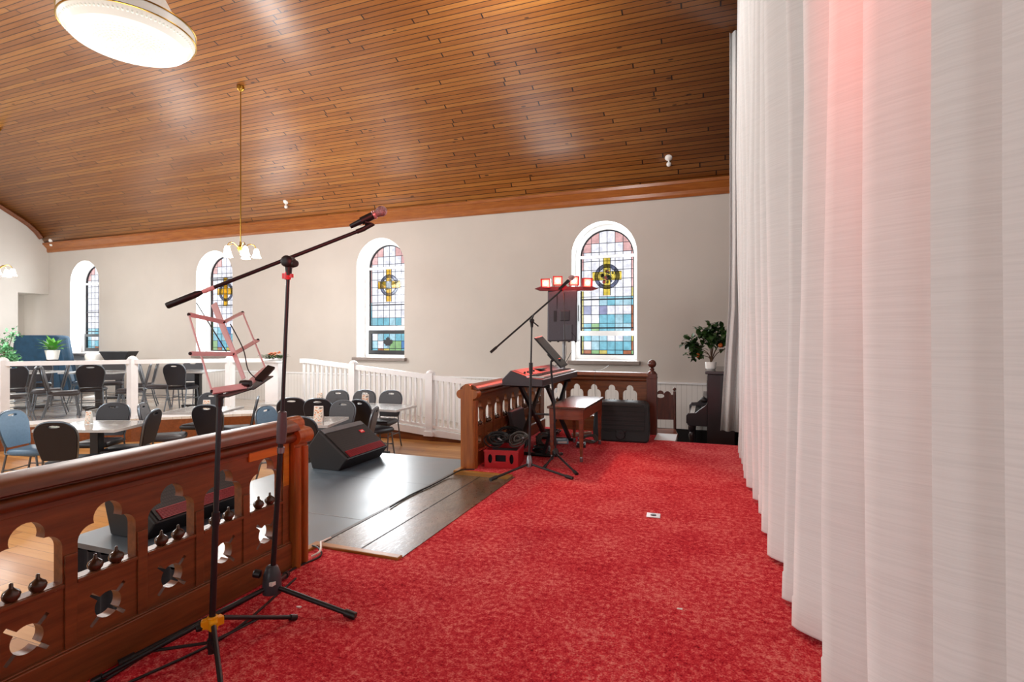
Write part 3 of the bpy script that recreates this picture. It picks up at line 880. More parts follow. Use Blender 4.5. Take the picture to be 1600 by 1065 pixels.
chair(271, 568, 10.2, 112, PLAT, 'dark banquet chair behind the glass with its back to us at the white-edged table', G2)
chair(302, 564, 11.4, -60, PLAT, 'small far banquet chair on the platform left of the music desk', G2, GREY)

# ------------------------------------------------------------------ tables
def make_table(label, cx, cy, z, rz, L, W, group, castors=False):
    root = thing('pedestal_table', label, 'table', (cx, cy, z), rz, group)
    m = MB(); m.box((-L / 2, -W / 2, .722), (L / 2, W / 2, .75)); m.build('tabletop', M['tabletop'], root, bevel=.004)
    m = MB()
    for a, b in (((-L / 2 - .006, -W / 2 - .006), (L / 2 + .006, -W / 2)), ((-L / 2 - .006, W / 2), (L / 2 + .006, W / 2 + .006)), ((-L / 2 - .006, -W / 2), (-L / 2, W / 2)), ((L / 2, -W / 2), (L / 2 + .006, W / 2))):
        m.box((*a, .72), (*b, .752))
    m.build('edge_band', M['tableedge'], root)
    m = MB(); m.box((-.05, -.05, .05), (.05, .05, .70)); m.box((-.2, -.2, .70), (.2, .2, .722)); m.build('column', M['black'], root, bevel=.004)
    for s in (0, 1):
        m = MB(); a = (-.33, -.035, .025) if s else (-.035, -.33, .025); b = (.33, .035, .06) if s else (.035, .33, .06)
        m.box(a, b); m.build('foot', M['black'], root, bevel=.006)
    for sx, sy in ((.31, 0), (-.31, 0), (0, .31), (0, -.31)):
        m = MB(); m.lathe([(.03, 0), (.03, .03)], (sx, sy - .015, .03), 12, axis=(0, 1, 0)); m.build('castor', M['black'], root, smooth=True)
    return root
TG = 'square pedestal tables'
RT = math.radians(20)
make_table('table on the main floor nearest the left railing post with a small card', -6.98, 4.34, FLOOR, RT, .94, .70, TG)
make_table('table half hidden behind the music stand and black chair', -7.03, 5.86, FLOOR, RT, .8, .7, TG)
make_table('table with the upright white menu card behind the near rail end', -4.80, 5.50, FLOOR, math.radians(17), .78, .70, TG)
make_table('far table in the gap between microphone stand and grey chairs', -6.45, 7.02, FLOOR, 0, .75, .7, TG)
make_table('table by the ramp railing with the orange-printed menu card', -4.95, 7.06, FLOOR, 0, 1.28, .6, TG)
make_table('platform table behind the leaning chair pair at far left', -12.6, 6.62, PLAT, RT, .8, .7, TG)
make_table('platform table behind the black chair below the stained window', -11.38, 7.12, PLAT, RT, 1.05, .7, TG)
make_table('white-edged platform table right of the dark chair near the beadboard wall', -9.75, 7.98, PLAT, RT, .85, .75, TG)

def menu(px, py, D, label, h=.2, w=.1, z=None):
    p = deep(px, py, D); zz = (FLOOR + .752) if z is None else z
    root = thing('menu_card', label, 'menu card', (p.x, p.y, zz), TH, 'menu cards')
    m = MB(); m.hexa([(-w / 2, -.03, 0), (w / 2, -.03, 0), (w / 2, -.026, 0), (-w / 2, -.026, 0)], [(-w / 2, -.003, h), (w / 2, -.003, h), (w / 2, .001, h), (-w / 2, .001, h)])
    m.hexa([(-w / 2, .026, 0), (w / 2, .026, 0), (w / 2, .03, 0), (-w / 2, .03, 0)], [(-w / 2, -.001, h), (w / 2, -.001, h), (w / 2, .003, h), (-w / 2, .003, h)])
    m.build('tent_sides', M['papers'], root)
    m = MB(); m.hexa([(-w / 2 + .006, -.0325, .01), (w / 2 - .006, -.0325, .01), (w / 2 - .006, -.031, .01), (-w / 2 + .006, -.031, .01)], [(-w / 2 + .006, -.007, h - .012), (w / 2 - .006, -.007, h - .012), (w / 2 - .006, -.0055, h - .012), (-w / 2 + .006, -.0055, h - .012)])
    m.build('printed_face', M['menu'], root)
menu(498, 655, 6.72, 'white menu card on the table behind the near rail end post', .20, .115)
menu(571, 638, 8.05, 'orange-printed menu card on the table by the ramp railing', .21, .105)
menu(500, 627, 8.9, 'small dark menu card on the far table behind the black chair', .15, .085)
menu(139, 666, 6.55, 'small pale card on the table nearest the left railing post', .16, .07)
menu(323, 640, 7.75, 'white card on the table behind the music stand', .16, .1)

# ------------------------------------------------------------------ white railings
def railpost(m, x, y, z0, z1, w=.06):
    m.box((x - w, y - w, z0), (x + w, y + w, z1 - .03)); m.lathe([(w * 1.15, 0), (w * 1.15, .015), (w * .9, .035), (w * .3, .055)], (x, y, z1 - .03), 12)
gl = thing('glass_railing', 'white platform railing with clear panels along the seating platform', 'railing', (0, 0, 0))
pts = [EDGE[1], EDGE[2], EDGE[3], EDGE[4], EDGE[5], EDGE[6]]
def off(p): return (p[0] - .06, p[1] + .06)
pts = [off(p) for p in pts]
m = MB(); zt = PLAT + 1.03
for a, b in zip(pts, pts[1:]):
    a, b = Vector((*a, 0)), Vector((*b, 0)); n = Vector((-(b - a).y, (b - a).x, 0)).normalized() * .045
    m.hexa([a - n + Vector((0, 0, zt - .07)), b - n + Vector((0, 0, zt - .07)), b + n + Vector((0, 0, zt - .07)), a + n + Vector((0, 0, zt - .07))], [a - n + Vector((0, 0, zt)), b - n + Vector((0, 0, zt)), b + n + Vector((0, 0, zt)), a + n + Vector((0, 0, zt))])
m.build('top_rail', M['white'], gl)
m = MB()
for a, b in zip(pts, pts[1:]):
    a, b = Vector((*a, 0)), Vector((*b, 0)); n = Vector((-(b - a).y, (b - a).x, 0)).normalized() * .03
    m.hexa([a - n + Vector((0, 0, PLAT + .0)), b - n + Vector((0, 0, PLAT)), b + n + Vector((0, 0, PLAT)), a + n + Vector((0, 0, PLAT))], [a - n + Vector((0, 0, PLAT + .05)), b - n + Vector((0, 0, PLAT + .05)), b + n + Vector((0, 0, PLAT + .05)), a + n + Vector((0, 0, PLAT + .05))])
m.build('bottom_rail', M['white'], gl)
for p in pts[:-1]:
    m = MB(); railpost(m, *p, PLAT, zt + .045); m.build('post', M['white'], gl, smooth=True)
for a, b in zip(pts, pts[1:]):
    a, b = Vector((*a, 0)), Vector((*b, 0)); d = (b - a).normalized(); n = Vector((-d.y, d.x, 0)) * .004
    a2, b2 = a + d * .07, b - d * .07
    m = MB(); m.hexa([a2 - n + Vector((0, 0, PLAT + .05)), b2 - n + Vector((0, 0, PLAT + .05)), b2 + n + Vector((0, 0, PLAT + .05)), a2 + n + Vector((0, 0, PLAT + .05))], [a2 - n + Vector((0, 0, zt - .07)), b2 - n + Vector((0, 0, zt - .07)), b2 + n + Vector((0, 0, zt - .07)), a2 + n + Vector((0, 0, zt - .07))])
    m.build('clear_panel', M['plexi'], gl)

rr = thing('ramp_railing', 'white baluster railing sloping down the ramp beneath the windows', 'railing', (0, 0, 0))
RY = 8.33
def rtop(x): return rampz(x) + .98
m = MB(); xs = [-7.45, -7.3, -6.23, -4.6, -2.95, -2.3]
for a, b in zip(xs, xs[1:]):
    for lo, hi in ((-.05, .035),):
        m.hexa([(a, RY - .04, rtop(a) + lo), (b, RY - .04, rtop(b) + lo), (b, RY + .04, rtop(b) + lo), (a, RY + .04, rtop(a) + lo)], [(a, RY - .04, rtop(a) + hi), (b, RY - .04, rtop(b) + hi), (b, RY + .04, rtop(b) + hi), (a, RY + .04, rtop(a) + hi)])
m.build('top_rail', M['white'], rr)
m = MB()
for a, b in zip(xs, xs[1:]):
    m.hexa([(a, RY - .025, rampz(a) + .08), (b, RY - .025, rampz(b) + .08), (b, RY + .025, rampz(b) + .08), (a, RY + .025, rampz(a) + .08)], [(a, RY - .025, rampz(a) + .13), (b, RY - .025, rampz(b) + .13), (b, RY + .025, rampz(b) + .13), (a, RY + .025, rampz(a) + .13)])
m.build('bottom_rail', M['white'], rr)
m = MB()
for a, b in zip(xs, xs[1:]):
    m.hexa([(a, RY - .05, rampz(a) - .06), (b, RY - .05, rampz(b) - .06 if b < RX1 else FLOOR), (b, RY + .02, rampz(b) - .06 if b < RX1 else FLOOR), (a, RY + .02, rampz(a) - .06)], [(a, RY - .05, rampz(a) + .06), (b, RY - .05, rampz(b) + .06), (b, RY + .02, rampz(b) + .06), (a, RY + .02, rampz(a) + .06)])
m.build('kerb', M['white'], rr)
for x in (-6.23, -4.60, -2.6):
    m = MB(); railpost(m, x, RY, rampz(x) - .02, rtop(x) + .09, .065); m.box((x - .09, RY - .09, rampz(x) - .06), (x + .09, RY + .09, rampz(x) + .02)); m.build('post', M['white'], rr, smooth=True)
x = -7.38
while x < -2.7:
    if min(abs(x - q) for q in (-6.23, -4.6, -2.6)) > .08:
        m = MB(); m.box((x - .018, RY - .018, rampz(x) + .12), (x + .018, RY + .018, rtop(x) - .03)); m.build('baluster', M['white'], rr)
    x += .108

pd = thing('flower_pedestal', 'square white pillar at the corner of the two railings carrying flowers', 'pedestal', (-7.52, 7.72, FLOOR), math.radians(20))
m = MB(); m.box((-.12, -.12, .06), (.12, .12, 1.36)); m.build('shaft', M['white'], pd, bevel=.006)
m = MB(); m.box((-.15, -.15, 0), (.15, .15, .08)); m.build('plinth', M['white'], pd, bevel=.006)
m = MB(); m.box((-.15, -.15, 1.36), (.15, .15, 1.40)); m.build('cap', M['white'], pd, bevel=.006)

# ------------------------------------------------------------------ plants
def leaf(m, base, d, up, L, W, droop=.25, fold=.15):
    d = d.normalized(); s = d.cross(up)
    if s.length < 1e-4: s = d.orthogonal()
    s.normalize(); u = s.cross(d).normalized()
    c = [base, base + d * L * .35 + u * .06 * L, base + d * L * .7, base + d * L - u * droop * L]
    w = [.12, .5, .42, .0]; vs = []
    for p, k in zip(c, w): vs += [p - s * W * k + u * W * fold * k, p, p + s * W * k + u * W * fold * k]
    fs = []
    for i in range(3):
        for j in range(2): fs.append((i * 3 + j, i * 3 + j + 1, (i + 1) * 3 + j + 1, (i + 1) * 3 + j))
    m.add(vs, fs)
def rdir(rn, zmin=-.4):
    while True:
        v = Vector((rn.uniform(-1, 1), rn.uniform(-1, 1), rn.uniform(-1, 1)))
        if .1 < v.length < 1 and v.normalized().z > zmin: return v.normalized()

fl = thing('flower_arrangement', 'peach flowers with trailing greenery on top of the white pillar', 'flowers', (-7.52, 7.72, FLOOR + 1.41))
rn = random.Random(5); m = MB()
for k in range(120):
    a = rn.uniform(0, 2 * PI); r = rn.uniform(.02, .19)
    leaf(m, Vector((r * math.cos(a), r * math.sin(a), .02 + rn.uniform(0, .06))), Vector((math.cos(a), math.sin(a), rn.uniform(.1, .5))), Vector((0, 0, 1)), rn.uniform(.07, .13), .04)
m.build('foliage', M['leaf'], fl, smooth=True)
for k in range(7):
    a = rn.uniform(0, 2 * PI); r = rn.uniform(0, .1); c = (r * math.cos(a) + .02, r * math.sin(a), .1 + rn.uniform(-.02, .03)); m = MB()
    for q in range(16): leaf(m, Vector(c), rdir(rn, -.1), Vector((0, 0, 1)), .05, .045)
    m.build('blossom', M['peach'], fl, smooth=True)

p = deep(1111, 578, 7.95)
PX, PYN = -.007, 8.0
ot = thing('orange_tree', 'small potted orange tree in a white pot on the piano', 'plant', (.04, 8.35, .745))
m = MB(); m.lathe([(.055, 0), (.075, .02), (.08, .11), (.078, .115), (.07, .113)], n=20); m.build('pot', M['pot'], ot, smooth=True)
m = MB(); m.lathe([(.07, .10), (.001, .105)], n=16); m.build('soil', M['soil'], ot)
rn = random.Random(12); m = MB(); tips = []
for tx, ty, tz in ((-.28, .02, .38), (-.12, -.08, .50), (.05, .05, .60), (.2, -.05, .48), (.12, .12, .40), (-.2, .1, .30), (.28, .02, .36), (0, -.12, .42), (-.05, .1, .55), (-.22, -.04, .22)):
    pts = bez([(0, 0, .1), (tx * .25 + .02, ty * .3, .1 + tz * .4), (tx, ty, tz)], 5); m.tube(pts, [.008 - .0005 * i for i in range(len(pts))], 6); tips.append(Vector((tx, ty, tz)))
m.build('stem', M['stem'], ot, smooth=True)
m = MB()
for t in tips:
    for k in range(46): leaf(m, t + rdir(rn, -1) * rn.uniform(.0, .13), rdir(rn, -.5), Vector((0, 0, 1)), rn.uniform(.08, .13), .07)
m.build('foliage', M['leaf'], ot, smooth=True)
for c in ((-.18, -.06, .21), (.13, -.1, .36)):
    m = MB(); m.ball(c, .034, 14); m.build('orange', M['orange'], ot, smooth=True)

ag_p = deep(82, 562, 12.0)
ps = thing('plant_stand', 'slim dark stand holding the white pot of spiky leaves on the platform', 'plant stand', (ag_p.x, ag_p.y, PLAT))
m = MB(); m.lathe([(.17, .0), (.17, .02), (.03, .04), (.02, .06), (.02, ag_p.z - PLAT - .03), (.12, ag_p.z - PLAT - .02), (.12, ag_p.z - PLAT)], n=20); m.build('stand', M['charcoal'], ps, smooth=True)
ag = thing('agave_plant', 'spiky green plant in a white pot above the glass railing', 'plant', (ag_p.x, ag_p.y, ag_p.z))
m = MB(); m.lathe([(.085, 0), (.10, .01), (.135, .2), (.135, .22), (.12, .22)], n=24); m.build('pot', M['pot'], ag, smooth=True)
m = MB(); m.lathe([(.12, .19), (.001, .2)], n=16); m.build('soil', M['soil'], ag)
rn = random.Random(2); m = MB()
for k in range(26):
    a = k * 2.4; e = .25 + 1.1 * k / 26; d = Vector((math.cos(a) * math.cos(e), math.sin(a) * math.cos(e), math.sin(e)))
    leaf(m, Vector((0, 0, .19)), d, Vector((0, 0, 1)), rn.uniform(.3, .42), .1, .12, .25)
m.build('leaves', M['leafagave'], ag, smooth=True)

tp = deep(6, 560, 11.6)
tr = thing('ficus_tree', 'pale green leafy tree at the left end of the platform', 'tree', (tp.x, tp.y, PLAT))
m = MB(); m.lathe([(.16, 0), (.2, .3), (.2, .33), (.18, .33)], n=20); m.build('pot', M['pot'], tr, smooth=True)
rn = random.Random(8); m = MB(); m.tube(bez([(0, 0, .1), (.03, .02, .6), (0, 0, 1.2)], 6), .018, 8)
tips = []
for k in range(16):
    t = Vector((rn.uniform(-.34, .3), rn.uniform(-.3, .3), rn.uniform(.85, 1.55))); m.tube([(0, 0, .8 + .2 * rn.random()), t], .007, 5); tips.append(t)
m.build('trunk', M['stem'], tr, smooth=True)
m = MB()
for t in tips:
    for k in range(34): leaf(m, t + rdir(rn, -1) * rn.uniform(0, .16), rdir(rn, -.6), Vector((0, 0, 1)), rn.uniform(.07, .12), .055)
m.build('foliage', M['leaflight'], tr, smooth=True)

# ------------------------------------------------------------------ things at the far left
bc = deep(66, 560, 13.6)
bcl = thing('draped_cabinet', 'tall rounded cabinet draped in dark blue cloth in the far corner', 'draped furniture', (bc.x, bc.y, PLAT), TH)
m = MB(); nx = 64; H = 1.49
def dr(u):
    z = H - .02 * abs(math.sin(u * 3)); return z
rows = []
ring = []
for k in range(nx):
    a = 2 * PI * k / nx; ca, sa = math.cos(a), math.sin(a)
    ring.append((.56 * math.copysign(abs(ca) ** .6, ca), .34 * math.copysign(abs(sa) ** .6, sa), a))
lv = [(.02, H), (.75, H), (.95, H - .02), (1.0, H - .08), (1.02, H * .6), (1.06, H * .3), (1.1, .02)]
vs = []
for q, z in lv:
    for x, y, a in ring:
        pl_ = 1 + .045 * math.sin(a * 17) * max(0, (H - .05 - z)) / H * 2.4
        flare = .22 * max(0, (H - z) / H) * max(0, math.cos(a)) ** 2
        vs.append((x * q * pl_ + flare, y * q * pl_, z))
fs = [tuple(range(nx))[::-1]]
for i in range(len(lv) - 1):
    for k in range(nx): k2 = (k + 1) % nx; fs.append((i * nx + k, i * nx + k2, (i + 1) * nx + k2, (i + 1) * nx + k))
m.add(vs, fs); m.build('drape', M['bluecloth'], bcl, smooth=True, angle=80)
lp = deep(187, 556, 12.6)
lc = thing('lectern', 'dark grey lectern top wider at its upper edge against the beige wall', 'lectern', (lp.x, lp.y, PLAT), TH)
m = MB(); zb = deep(187, 562, 12.6).z - PLAT; zt_ = deep(187, 548.5, 12.6).z - PLAT
m.hexa([(-.24, -.16, zb), (.22, -.16, zb), (.22, .16, zb), (-.24, .16, zb)], [(-.36, -.18, zt_), (.34, -.18, zt_), (.34, .18, zt_), (-.36, .18, zt_)]); m.build('desk_top', M['charcoal'], lc, bevel=.008)
m = MB(); m.box((-.06, -.06, .05), (.06, .06, zb)); m.build('column', M['charcoal'], lc)
m = MB(); m.box((-.3, -.22, 0), (.3, .22, .05)); m.build('base', M['charcoal'], lc, bevel=.008)
wp = deep(150, 556, 12.8)
wt = thing('cocktail_table', 'round white cloth-topped high table beneath the small stained window', 'table', (wp.x, wp.y, PLAT))
zt_ = deep(150, 552, 12.8).z - PLAT
m = MB(); m.lathe([(.2, zt_ - .16), (.22, zt_ - .08), (.21, zt_ - .02), (.17, zt_), (.001, zt_ + .004)], n=28); m.build('tabletop', M['pot'], wt, smooth=True)
m = MB(); m.lathe([(.24, 0), (.24, .02), (.04, .05), (.03, .1), (.03, zt_ - .06)], n=16); m.build('column', M['white'], wt, smooth=True)

# ------------------------------------------------------------------ piano and old chair on the low floor at the far right
pn = thing('upright_piano', 'dark upright piano by the wall beyond the stage beside the curtain', 'piano', (-.007, 8.0, FLOOR))
m = MB()
m.box((0, 0, 0), (.36, 1.42, 1.30)); m.box((.0, 0, .0), (.02, 1.42, .05)); m.build('case', M['piano'], pn, bevel=.008)
m = MB(); m.box((-.03, -.02, 1.30), (.38, 1.44, 1.345)); m.build('lid', plain('lid_sheen', '4a4246', .25, coat=.5), pn, bevel=.01)
m = MB()
def cheek(y):
    pf = [(0, .56), (-.24, .56), (-.285, .60), (-.285, .70), (-.26, .735), (-.16, .745), (-.10, .80), (-.02, .86), (0, .90)]
    m.prism([pf], lambda u, v, w: (u, y + .045 * w, v))
cheek(0); cheek(1.375)
m.box((-.27, .045, .56), (0, 1.375, .66)); m.build('key_bed', M['piano'], pn, bevel=.006)
m = MB(); m.box((-.245, .05, .66), (-.08, 1.37, .685))
for k in range(52): pass
m.build('white_keys', M['keywhite'], pn)
m = MB()
for k in range(50):
    if k % 7 not in (2, 6): m.box((-.18, .06 + k * .0254, .685), (-.09, .072 + k * .0254, .697))
m.build('black_keys', M['keyblack'], pn)
m = MB(); m.box((-.06, .2, .93), (0, 1.22, .945)); m.box((-.008, .2, .945), (0, 1.22, 1.2)); m.build('music_shelf', M['piano'], pn)
for y in (.03, 1.34):
    m = MB(); m.lathe([(.04, 0), (.04, .05), (.025, .08), (.03, .3), (.045, .42), (.03, .47), (.05, .50), (.05, .565)], (-.21, y + .02, 0), 14); m.build('leg', M['piano'], pn, smooth=True)
kb = thing('metronome', 'small black round object on the piano key shelf', 'ornament', (-.055, 8.022, FLOOR + .885))
m = MB(); m.ball((0, 0, .045), .05, 16, 1.1, 1, .85); m.build('body', M['black'], kb, smooth=True)
m = MB(); m.lathe([(.012, .08), (.008, .1)], n=10); m.build('knob', M['black'], kb)

oc = thing('carved_chair', 'old dark carved wooden chair beyond the rear rail finial post', 'chair', (-.62, 7.85, FLOOR), math.radians(8))
m = MB(); m.box((-.21, -.22, .44), (.21, .22, .49)); m.build('seat', M['benchw'], oc, bevel=.012)
m = MB()
top = [(-.18, .62), (.18, .62), (.18, .98)] + arc(.1, .98, .05, 0, 180, 8) + arc(0, .99, .05, 0, 180, 8) + arc(-.1, .98, .05, 0, 180, 8) + [(-.18, .98)]
hl = [(.055 * math.cos(2 * PI * k / 16), .96 + .03 * math.sin(2 * PI * k / 16)) for k in range(16)]
m.prism([top, hl[::-1]], lambda u, v, w: (u, .19 + .03 * w + .12 * (v - .45), v)); m.build('backrest', M['chairw'], oc)
for s in (-1, 1):
    m = MB(); m.tube([(.2 * s, .21, .0), (.2 * s, .2, .45), (.2 * s, .27, 1.03)], .02, 10); m.ball((.2 * s, .272, 1.06), .026, 12); m.build('rear_post', M['chairw'], oc, smooth=True)
    m = MB(); m.tube([(.18 * s, -.19, 0), (.18 * s, -.19, .45)], [.016, .022], 10); m.build('leg', M['chairw'], oc, smooth=True)
m = MB()
for s in (-1, 1): m.tube([(.18 * s, -.19, .16), (.2 * s, .2, .16)], .012, 8)
m.tube([(-.18, -.19, .2), (.18, -.19, .2)], .012, 8); m.build('stretcher', M['chairw'], oc, smooth=True)

# ------------------------------------------------------------------ keyboard, its stand, bench
KX0, KX1, KY0, KY1, KZ = -1.93, -1.50, 4.95, 6.40, .735
kb = thing('stage_keyboard', 'long black digital keyboard on its stand by the side altar rail', 'keyboard', (KX0, KY0, KZ))
w_, l_ = KX1 - KX0, KY1 - KY0
pf = [(0, 0), (w_, 0), (w_, .07), (w_ - .17, .085), (w_ - .18, .10), (.09, .15), (.0, .06)]
m = MB(); m.prism([pf], lambda u, v, w: (u, l_ * w, v)); m.build('case', plain('keyboard_case', '3b3338', .4), kb, bevel=.008)
m = MB(); m.box((w_ - .165, .07, .078), (w_ - .012, l_ - .05, .094)); m.build('white_keys', M['keywhite'], kb)
m = MB()
for k in range(58):
    if k % 7 not in (2, 6): m.box((w_ - .16, .082 + k * .0228, .094), (w_ - .07, .094 + k * .0228, .105))
m.build('black_keys', M['keyblack'], kb)
def sl(u): return .10 + (.15 - .10) * ((w_ - .18) - u) / ((w_ - .18) - .09)
m = MB()
m.hexa([(.10, .08, sl(.10) + .001), (.24, .08, sl(.24) + .001), (.24, .5, sl(.24) + .001), (.10, .5, sl(.10) + .001)], [(.10, .08, sl(.10) + .004), (.24, .08, sl(.24) + .004), (.24, .5, sl(.24) + .004), (.10, .5, sl(.10) + .004)])
m.build('control_panel', plain('panel_grey', '6a6668', .4), kb)
for k in range(4):
    m = MB(); m.lathe([(.012, 0), (.01, .016)], (.2, .12 + .1 * k, sl(.2) + .003), 12); m.build('dial', M['black'], kb, smooth=True)
m = MB(); m.box((.12, .62, sl(.15) - .002), (.22, .86, sl(.15) + .006)); m.build('display', M['screen'], kb)

st = thing('keyboard_stand', 'black folding cross-leg stand under the keyboard', 'keyboard stand', (-1.72, 5.65, 0))
for dx in (-.13, .16):
    m = MB(); m.hexa([(dx - .015, -.50, .03), (dx + .015, -.50, .03), (dx + .015, -.42, .03), (dx - .015, -.42, .03)], [(dx - .015, .40, .70), (dx + .015, .40, .70), (dx + .015, .48, .70), (dx - .015, .48, .70)]); m.build('leg', M['charcoal'], st)
    m = MB(); q = dx + .032; m.hexa([(q - .015, .42, .03), (q + .015, .42, .03), (q + .015, .50, .03), (q - .015, .50, .03)], [(q - .015, -.48, .70), (q + .015, -.48, .70), (q + .015, -.40, .70), (q - .015, -.40, .70)]); m.build('leg', M['charcoal'], st)
for y in (-.46, .46):
    m = MB(); m.tube([(-.22, y, .02), (.24, y, .02)], .018, 10); m.build('foot_bar', M['black'], st, smooth=True)
    m = MB(); m.tube([(-.22, y * .95, .715), (.21, y * .95, .715)], .017, 10); m.build('support_arm', M['black'], st, smooth=True)
m = MB(); m.tube([(-.16, 0, .365), (.21, 0, .365)], .012, 10); m.build('pivot', M['greymetal'], st, smooth=True)

bn = thing('piano_bench', 'brown wooden bench with tapered legs in front of the keyboard', 'bench', (-1.305, 5.57, 0))
BW, BL, BH = .17, .49, .535
m = MB(); m.box((-BW - .02, -BL - .02, BH - .025), (BW + .02, BL + .02, BH)); m.build('seat', wood('bench_top', '4c3226', '6a4a3a', 'y', .18, coat=.6), bn, bevel=.006)
m = MB(); m.box((-BW, -BL, BH - .13), (BW, BL, BH - .025)); m.build('apron', M['benchw'], bn, bevel=.003)
for sx in (-1, 1):
    for sy in (-1, 1):
        x, y = sx * (BW - .022), sy * (BL - .022); m = MB()
        m.hexa([(x - .012, y - .012, .045), (x + .012, y - .012, .045), (x + .012, y + .012, .045), (x - .012, y + .012, .045)], [(x - .024, y - .024, BH - .03), (x + .024, y - .024, BH - .03), (x + .024, y + .024, BH - .03), (x - .024, y + .024, BH - .03)])
        lg = m.build('leg', M['benchw'], bn)
        m = MB(); m.lathe([(.008, 0), (.016, .006), (.016, .03), (.018, .04), (.014, .05)], (x, y, 0), 12); m.build('ferrule', M['greymetal'], lg, smooth=True)

# ------------------------------------------------------------------ stands
def knobby(m, c, axis, r=.018, h=.03):
    m.lathe([(r * .5, 0), (r, .004), (r, h), (r * .8, h + .004)], c, 12, axis=axis)

# front boom stand
BX, BY = -1.80, 1.86
base = Vector((BX, BY, 0)); Dp = 2.36
piv = deep(451, 409, Dp); hubt = deep(430, 882, Dp)
ms = thing('microphone_stand', 'tall black boom microphone stand with red collar by the near altar rail', 'microphone stand', base)
L0 = lambda p: Vector(p) - base
hub = deep(425, 914, Dp)
m = MB(); m.lathe([(.022, -.035), (.04, -.03), (.04, .0), (.036, .05), (.024, .085), (.016, .09)], L0(hub), 20); m.build('hub', plain('grey_hub', '3a3d44', .4), ms, smooth=True)
m = MB(); q = L0(hub); m.box((q.x + .02, q.y - .037, q.z + .015), (q.x + .036, q.y - .015, q.z + .03)); 
m.build('hub_label', M['papers'], ms)
m = MB(); knobby(m, L0(hub) + Vector((-.04, -.02, .05)), (-1, -.4, .2)); m.build('clamp_knob', M['black'], ms, smooth=True)
ends = [onz(549, 960, .015), Vector((-1.99, 2.12, .015)), onz(196, 1032, .015)]
for e in ends:
    a = L0(hub); b = L0(e); b.z = .015; m = MB(); m.tube([a, b], .0105, 10); lg = m.build('leg', M['black'], ms, smooth=True)
    d = (b - a).normalized(); m = MB(); m.tube([b - d * .03, b + d * .02], .016, 10); m.build('rubber_foot', M['black'], lg, smooth=True)
clutch = deep(440, 672, Dp)
m = MB(); m.tube([L0(hub), L0(clutch)], .0115, 12); m.build('lower_tube', M['black'], ms, smooth=True)
m = MB(); m.tube([L0(clutch), L0(piv)], .0085, 12); m.build('upper_tube', M['charcoal'], ms, smooth=True)
m = MB(); d = (L0(piv) - L0(clutch)).normalized(); c = L0(clutch); m.tube([c - d * .06, c - d * .055, c + d * .02, c + d * .08, c + d * .085], [.014, .02, .022, .018, .012], 14); m.build('height_clutch', plain('grey_clutch', '4c474c', .4), ms, smooth=True)
m = MB(); m.tube([c - d * .10, c - d * .075], .016, 12); m.build('collar', M['greymetal'], ms, smooth=True)
tip = deep(557, 362, Dp + .12); tail = deep(262, 477, Dp - .10)
bd_ = (tip - tail).normalized()
m = MB(); m.tube([L0(tail), L0(tip)], .0085, 12); m.build('boom', M['charcoal'], ms, smooth=True)
m = MB(); m.tube([L0(tail) - bd_ * .005, L0(tail), L0(tail) + bd_ * .12, L0(tail) + bd_ * .14], [.012, .0145, .0145, .010], 12); m.build('counterweight', M['black'], ms, smooth=True)
m = MB(); m.tube([L0(tail) + bd_ * .145, L0(tail) + bd_ * .195], .0095, 12); m.build('boom_band', plain('red_lit_band', 'd8b8ba', .5), ms, smooth=True)  # pale band on the boom, red light's pink put into its colour
m = MB(); q = L0(piv); side = Vector((CS, SN, 0)); fw = Vector((-SN, CS, 0))
m.lathe([(.018, -.03), (.026, -.024), (.026, .024), (.018, .03)], q, 18, axis=fw); m.tube([q + Vector((0, 0, -.06)), q], [.013, .018], 12)
pv = m.build('boom_pivot', M['black'], ms, smooth=True)
m = MB(); knobby(m, q + side * .02 + Vector((0, 0, -.01)), side * .8 - fw, .016, .03); m.build('pivot_knob', M['black'], pv, smooth=True)
m = MB(); cc = q + Vector((-.004, 0, -.062)); m.tube([cc - Vector((0, 0, .016)), cc + Vector((0, 0, .016))], .014, 14); m.box(cc + Vector((-.026, -.008, -.012)), cc + Vector((-.006, .008, .012))); m.box(cc + Vector((.006, -.006, -.008)), cc + Vector((.026, .006, .008))); m.build('red_collar', M['redcollar'], ms, smooth=True)
# clip and microphone
clip = deep(571, 349, Dp + .14)
m = MB(); m.tube([L0(tip), L0(tip) + bd_ * .04], .011, 12); m.tube([L0(tip) + bd_ * .03, L0(deep(582, 350, Dp + .14)), L0(clip)], [.011, .012, .012], 12)
m.build('clip_joint', M['black'], ms, smooth=True)
ma, mbb = deep(547, 354, Dp + .14), deep(596, 330, Dp + .16); md_ = (mbb - ma).normalized(); ln = (mbb - ma).length
m = MB(); m.tube([L0(ma) + md_ * ln * .35, L0(ma) + md_ * ln * .72], .0185, 14); m.build('microphone_clip', M['black'], ms, smooth=True)
def make_mic(label, a, b, r=.0255):
    d = (b - a).normalized(); L = (b - a).length
    root = thing('microphone', label, 'microphone', a)
    m = MB(); m.lathe([(.009, 0), (.011, .004), (.0165, L * .65), (.019, L * .72)], n=16, axis=d); m.build('handle', M['charcoal'], root, smooth=True)
    m = MB(); m.lathe([(.0165, L * .72), (.021, L * .74), (.021, L * .80), (.016, L * .82)], n=18, axis=d); m.build('neck_ring', plain('red_lit_ring', 'd9b3b4', .3, metal=.6), root, smooth=True)  # ring's pink is red light painted into the metal
    m = MB()
    prf = [(.016, L * .80)] + [(r * math.sin(t), L - r * math.cos(t) * 1.05) for t in [PI * (.28 + .72 * k / 10) for k in range(11)]]
    prf[-1] = (.0004, prf[-1][1]); m.lathe(prf, n=20, axis=d)
    m.build('grille_ball', plain('mesh_ball', 'a88a8c', .35, metal=.6, scale=150, var=.4, bump=.5), root, smooth=True)  # mesh tinted pink to carry the red light on the head
    return root
